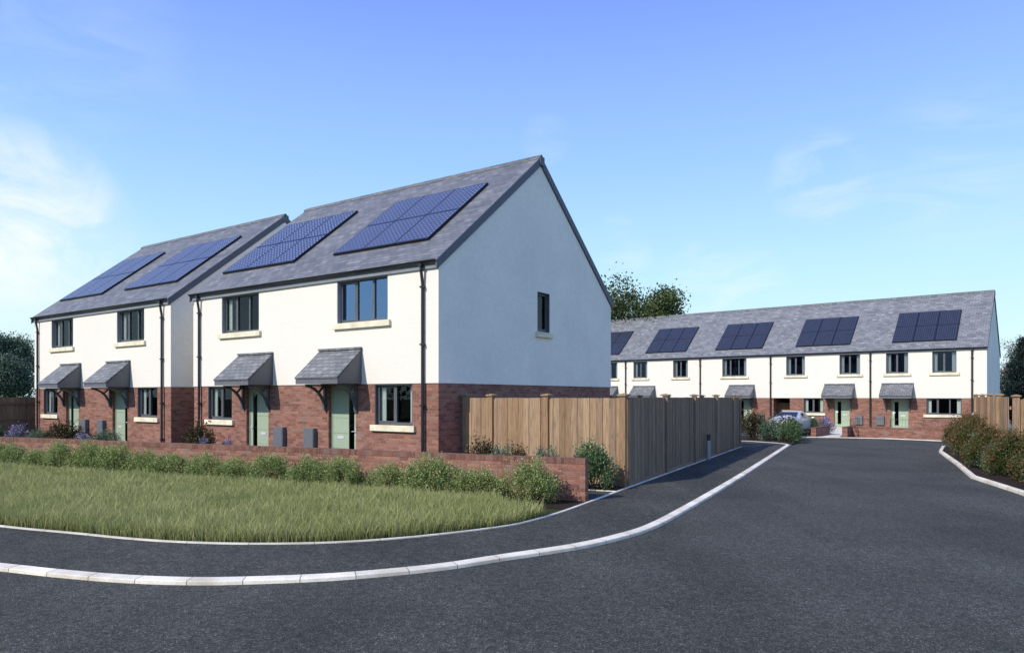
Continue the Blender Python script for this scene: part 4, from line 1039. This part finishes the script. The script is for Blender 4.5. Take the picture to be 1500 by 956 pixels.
# ------------------------------------------------------------------ cars
def car(label, x, y, rz, paint, group, saloon=True, z=.03):
    t = thing('parked_car', label, 'car', (x, y, z), rz, group)
    # stations along the car: x, belt height, roof height, half width, roof half width
    if saloon:
        S = [(-2.02, .72, .72, .66, .50), (-1.95, .80, .82, .74, .60), (-1.55, .86, .89, .80, .64), (-1.20, .87, .93, .81, .60), (-.62, .86, 1.27, .82, .55), (-.1, .85, 1.31, .82, .56), (.35, .84, 1.27, .82, .55), (.98, .82, .90, .81, .60), (1.3, .80, .83, .80, .64), (1.75, .70, .73, .76, .60), (1.98, .56, .58, .66, .50)]
    else:
        S = [(-1.98, .86, .88, .70, .55), (-1.92, .90, .98, .78, .60), (-1.66, .91, 1.33, .80, .56), (-1.0, .90, 1.40, .82, .57), (-.2, .88, 1.42, .82, .57), (.35, .87, 1.36, .82, .56), (1.02, .84, .93, .81, .60), (1.4, .80, .83, .80, .62), (1.8, .70, .72, .76, .58), (1.98, .55, .57, .64, .5)]
    def ring(s):
        X, zb, zr, w, wr = s
        return [(X, 0, .20), (X, w * .9, .20), (X, w, .34), (X, w * 1.01, .56 if zb > .6 else zb * .9), (X, w * .95, zb), (X, wr, max(zr - .05, zb + .005)), (X, wr * .8, zr), (X, 0, zr + .012)]
    b = MB(); g = MB(); rings = [ring(s) for s in S]
    for i in range(len(S) - 1):
        A_, B_ = rings[i], rings[i + 1]
        for k in range(7):
            for sg in (1, -1):
                q = [A_[k], B_[k], B_[k + 1], A_[k + 1]]; q = [(p[0], p[1] * sg, p[2]) for p in q]
                if sg < 0: q.reverse()
                b.poly(q)
    for R_ in (rings[0], rings[-1]):
        b.poly([(p[0], p[1], p[2]) for p in R_] + [(p[0], -p[1], p[2]) for p in reversed(R_[1:-1])])
    o = b.build('body', paint, t, smooth=True, weld=True)
    sub = o.modifiers.new('subsurf', 'SUBSURF'); sub.levels = sub.render_levels = 2
    # windows follow the cabin planes, just proud of the body
    cab = [i for i in range(len(S)) if S[i][2] - S[i][1] > .25]
    i0, i1 = cab[0], cab[-1]
    def q(i, f, sg):  # point on the side of the cabin
        X, zb, zr, w, wr = S[i]; zt_ = zr - .06
        return (X, sg * ((w * .95) * (1 - f) + wr * f + .006), zb + (zt_ - zb) * f)
    sg_list = (1, -1)
    for sg in sg_list:
        wv = MB()
        for i in range(i0, i1):
            pts = [q(i, .16, sg), q(i + 1, .16, sg), q(i + 1, .86, sg), q(i, .86, sg)]
            c = sum((Vector(p) for p in pts), Vector()) / 4
            wv.poly([tuple(c + (Vector(p) - c) * .93) for p in pts])
        a_, b_, c_ = q(i0, .16, sg), q(i0, .80, sg), q(i0 - 1, .5, sg)
        e_ = Vector(q(i0 - 1, .0, sg)); wv.poly([tuple(Vector(a_) + Vector((-.04, 0, 0))), tuple(Vector(b_) + Vector((-.05, 0, -.02))), tuple(Vector(a_).lerp(e_, .45) + Vector((0, sg * .004, .02)))])
        a_, b_ = q(i1, .16, sg), q(i1, .80, sg); e_ = Vector(q(i1 + 1, 0, sg)); wv.poly([tuple(Vector(a_) + Vector((.04, 0, 0))), tuple(Vector(b_) + Vector((.05, 0, -.02))), tuple(Vector(a_).lerp(e_, .5) + Vector((0, sg * .004, .03)))])
        wv.build('side_window', M['carglass'], t)
    for nm, ia, ib_ in (('rear_window', i0, i0 - 1), ('windscreen', i1, i1 + 1)):
        wv = MB(); Xa, za, zra, wa, wra = S[ia]; Xb, zb_, zrb, wb, wrb = S[ib_]
        tp = Vector((Xa, 0, zra)); bt = Vector((Xb, 0, zrb)); d = bt - tp; n_ = Vector((-d.z, 0, d.x)).normalized()
        if n_.z < 0: n_ = -n_
        for f0, f1 in ((.14, .40), (.40, .66), (.66, .92)):
            p0, p1 = tp + d * f0 + n_ * .012, tp + d * f1 + n_ * .012
            w0, w1 = wra * .86 + (wrb - wra) * f0 , wra * .86 + (wrb - wra) * f1 + .05 * f1
            wv.poly([(p0.x, -w0, p0.z), (p0.x, w0, p0.z), (p1.x, w1, p1.z), (p1.x, -w1, p1.z)])
        wv.build(nm, M['carglass'], t)
    for sg in (1, -1):
        l = MB(); l.box(-2.005, -1.93, sg * .42, sg * .68, .60, .73); l.build('tail_light', M['lamp_red'], t, bevel=.015)
        l = MB(); l.box(1.86, 1.95, sg * .40, sg * .66, .50, .60); l.build('headlight', M['steel'], t, bevel=.015)
        m_ = MB(); m_.box(.52, .66, sg * .83, sg * .98, .86, .96); m_.build('wing_mirror', paint, t, bevel=.03)
        for X in (-1.22, 1.24):
            w = MB(); ys = (sg * .64, sg * .825); n = 20; pr = [(.31 * math.cos(2 * math.pi * k / n), .31 + .31 * math.sin(2 * math.pi * k / n)) for k in range(n)]
            w.prism([(X + a, c) for a, c in pr], 'y', min(ys), max(ys)); ty = w.build('wheel', M['rubber'], t)
            rm = MB(); pr2 = [(.20 * math.cos(2 * math.pi * k / n), .31 + .20 * math.sin(2 * math.pi * k / n)) for k in range(n)]
            ya_, yb_ = sorted((sg * .8255, sg * .838)); rm.prism([(X + a, c) for a, c in pr2], 'y', ya_, yb_); rm.build('rim', M['steel'], ty)
    p_ = MB(); p_.box(-2.03, -2.008, -.25, .25, .47, .57); p_.build('number_plate', M['plate'], t)
    return t
gc = 'cars parked near the terrace'
car('silver car parked before the terrace with its tail towards the road, behind the island shrubs', 15.5, 38.75, math.atan2(.7797, .6262), M['silver'], gc)
car('white car of which only the roof shows behind the red tipped hedge', 21.9, 32.2, math.atan2(.7797, .6262), M['white'], gc, saloon=False)

# ------------------------------------------------------------------ light, sky, camera
sun_to = Vector((-.794, -.607, .79)).normalized()
el_ = math.asin(sun_to.z); az = math.atan2(sun_to.x, sun_to.y)
s = bpy.data.lights.new('sun', 'SUN'); s.energy = 4.5; s.angle = R(.5); s.color = (1, .945, .85)
so = bpy.data.objects.new('sun', s); COL.objects.link(so); so.rotation_euler = sun_to.to_track_quat('Z', 'Y').to_euler(); so.location = (-20, -20, 30)
w = bpy.data.worlds.new('World'); scn.world = w; w.use_nodes = True; nt = w.node_tree; nt.nodes.clear()
sky = N(nt, 'ShaderNodeTexSky'); sky.sky_type = 'NISHITA'; sky.sun_disc = False; sky.sun_elevation = el_; sky.sun_rotation = az
sky.air_density = 1.0; sky.dust_density = .6; sky.ozone_density = 2.2; sky.altitude = 100
tc = N(nt, 'ShaderNodeTexCoord'); sp = N(nt, 'ShaderNodeSeparateXYZ'); L(nt, tc.outputs['Generated'], sp.inputs[0])
zc = mth(nt, 'MAXIMUM', sp.outputs['Z'], .03)
cb = N(nt, 'ShaderNodeCombineXYZ'); L(nt, mth(nt, 'DIVIDE', sp.outputs['X'], mth(nt, 'ADD', zc, .12)), cb.inputs[0]); L(nt, mth(nt, 'DIVIDE', sp.outputs['Y'], mth(nt, 'ADD', zc, .12)), cb.inputs[1])
mp = N(nt, 'ShaderNodeMapping'); mp.inputs['Rotation'].default_value = (0, 0, R(25)); mp.inputs['Scale'].default_value = (.55, 1.0, 1); L(nt, cb.outputs[0], mp.inputs['Vector'])
c1 = noise(nt, mp.outputs[0], .9, 8, .6, .7); c2 = noise(nt, mp.outputs[0], .33, 3, .5)
def lobe(d, lo, hi):
    v = Vector(d).normalized(); dp = N(nt, 'ShaderNodeVectorMath'); dp.operation = 'DOT_PRODUCT'; L(nt, tc.outputs['Generated'], dp.inputs[0]); dp.inputs[1].default_value = v
    r = N(nt, 'ShaderNodeMapRange'); r.inputs['From Min'].default_value = lo; r.inputs['From Max'].default_value = hi; L(nt, dp.outputs['Value'], r.inputs['Value']); return r.outputs[0]
def dirpx(px, y): return ((px - 750) / 1028, 1, (580.5 - y) / 1028)
mpf = N(nt, 'ShaderNodeMapping'); mpf.inputs['Rotation'].default_value = (R(20), R(-24), 0); mpf.inputs['Scale'].default_value = (7, 7, 26); L(nt, tc.outputs['Generated'], mpf.inputs['Vector'])
fine = noise(nt, mpf.outputs[0], 1., 7, .6, .8); soft = noise(nt, tc.outputs['Generated'], 3.4, 6, .58, .6)
wisp = mth(nt, 'MULTIPLY', ramp(nt, c1, [(.52, 0.), (.80, .30)]), ramp(nt, c2, [(.42, 0.), (.62, 1.)]))
bank = mth(nt, 'MULTIPLY', mth(nt, 'POWER', lobe(dirpx(-40, 400), .980, .9996), 1.2), ramp(nt, soft, [(.36, .02), (.60, .36)]))
bank2 = mth(nt, 'MULTIPLY', lobe(dirpx(20, 335), .9920, .9990), ramp(nt, noise(nt, tc.outputs['Generated'], 8., 7, .6, .7), [(.42, 0.), (.60, .62)]))
cl = mth(nt, 'ADD', wisp, mth(nt, 'ADD', bank, bank2))
for (px, y, tight, amt) in ((800, 205, .9993, .12), (1200, 262, .9978, .34), (915, 384, .9990, .3), (905, 330, .9997, .1), (90, 60, .990, .10), (1060, 430, .996, .4), (1400, 250, .994, .2)):
    cl = mth(nt, 'ADD', cl, mth(nt, 'MULTIPLY', lobe(dirpx(px, y), tight, .99995), ramp(nt, fine, [(.42, 0.), (.66, amt)])))
cl = mth(nt, 'MINIMUM', cl, .92)
K = 1 / .105
grad = ramp(nt, sp.outputs['Z'], [(0, (.74, .97, 1.)), (.06, (.70, .95, 1.02)), (.16, (.56, .87, 1.06)), (.30, (.375, .65, 1.08)), (.49, (.225, .385, 1.04)), (.75, (.16, .29, .90)), (1, (.13, .24, .80))])
gradk = mix(nt, grad, (K, K, K), 1., 'MULTIPLY')
skyc = mix(nt, mix(nt, sky.outputs[0], (.9, 1.0, 1.1), 1., 'MULTIPLY'), gradk, .86)
col = mix(nt, skyc, (8.6, 9.0, 9.2), cl)
bg = N(nt, 'ShaderNodeBackground'); bg.inputs['Strength'].default_value = .115; L(nt, col, bg.inputs['Color'])
wo = N(nt, 'ShaderNodeOutputWorld'); L(nt, bg.outputs[0], wo.inputs['Surface'])

cam = bpy.data.cameras.new('camera'); cam.sensor_width = 36; cam.lens = 1028 / 1500 * 36; cam.shift_y = (580.5 - 478) / 1500; cam.clip_end = 3000
co = bpy.data.objects.new('camera', cam); COL.objects.link(co); co.location = (0, 0, CAM_H); co.rotation_euler = (R(90), 0, 0); scn.camera = co
scn.view_settings.view_transform = 'Standard'; scn.view_settings.look = 'None'; scn.view_settings.exposure = 0
scn.cycles.max_bounces = 8; scn.cycles.transparent_max_bounces = 12
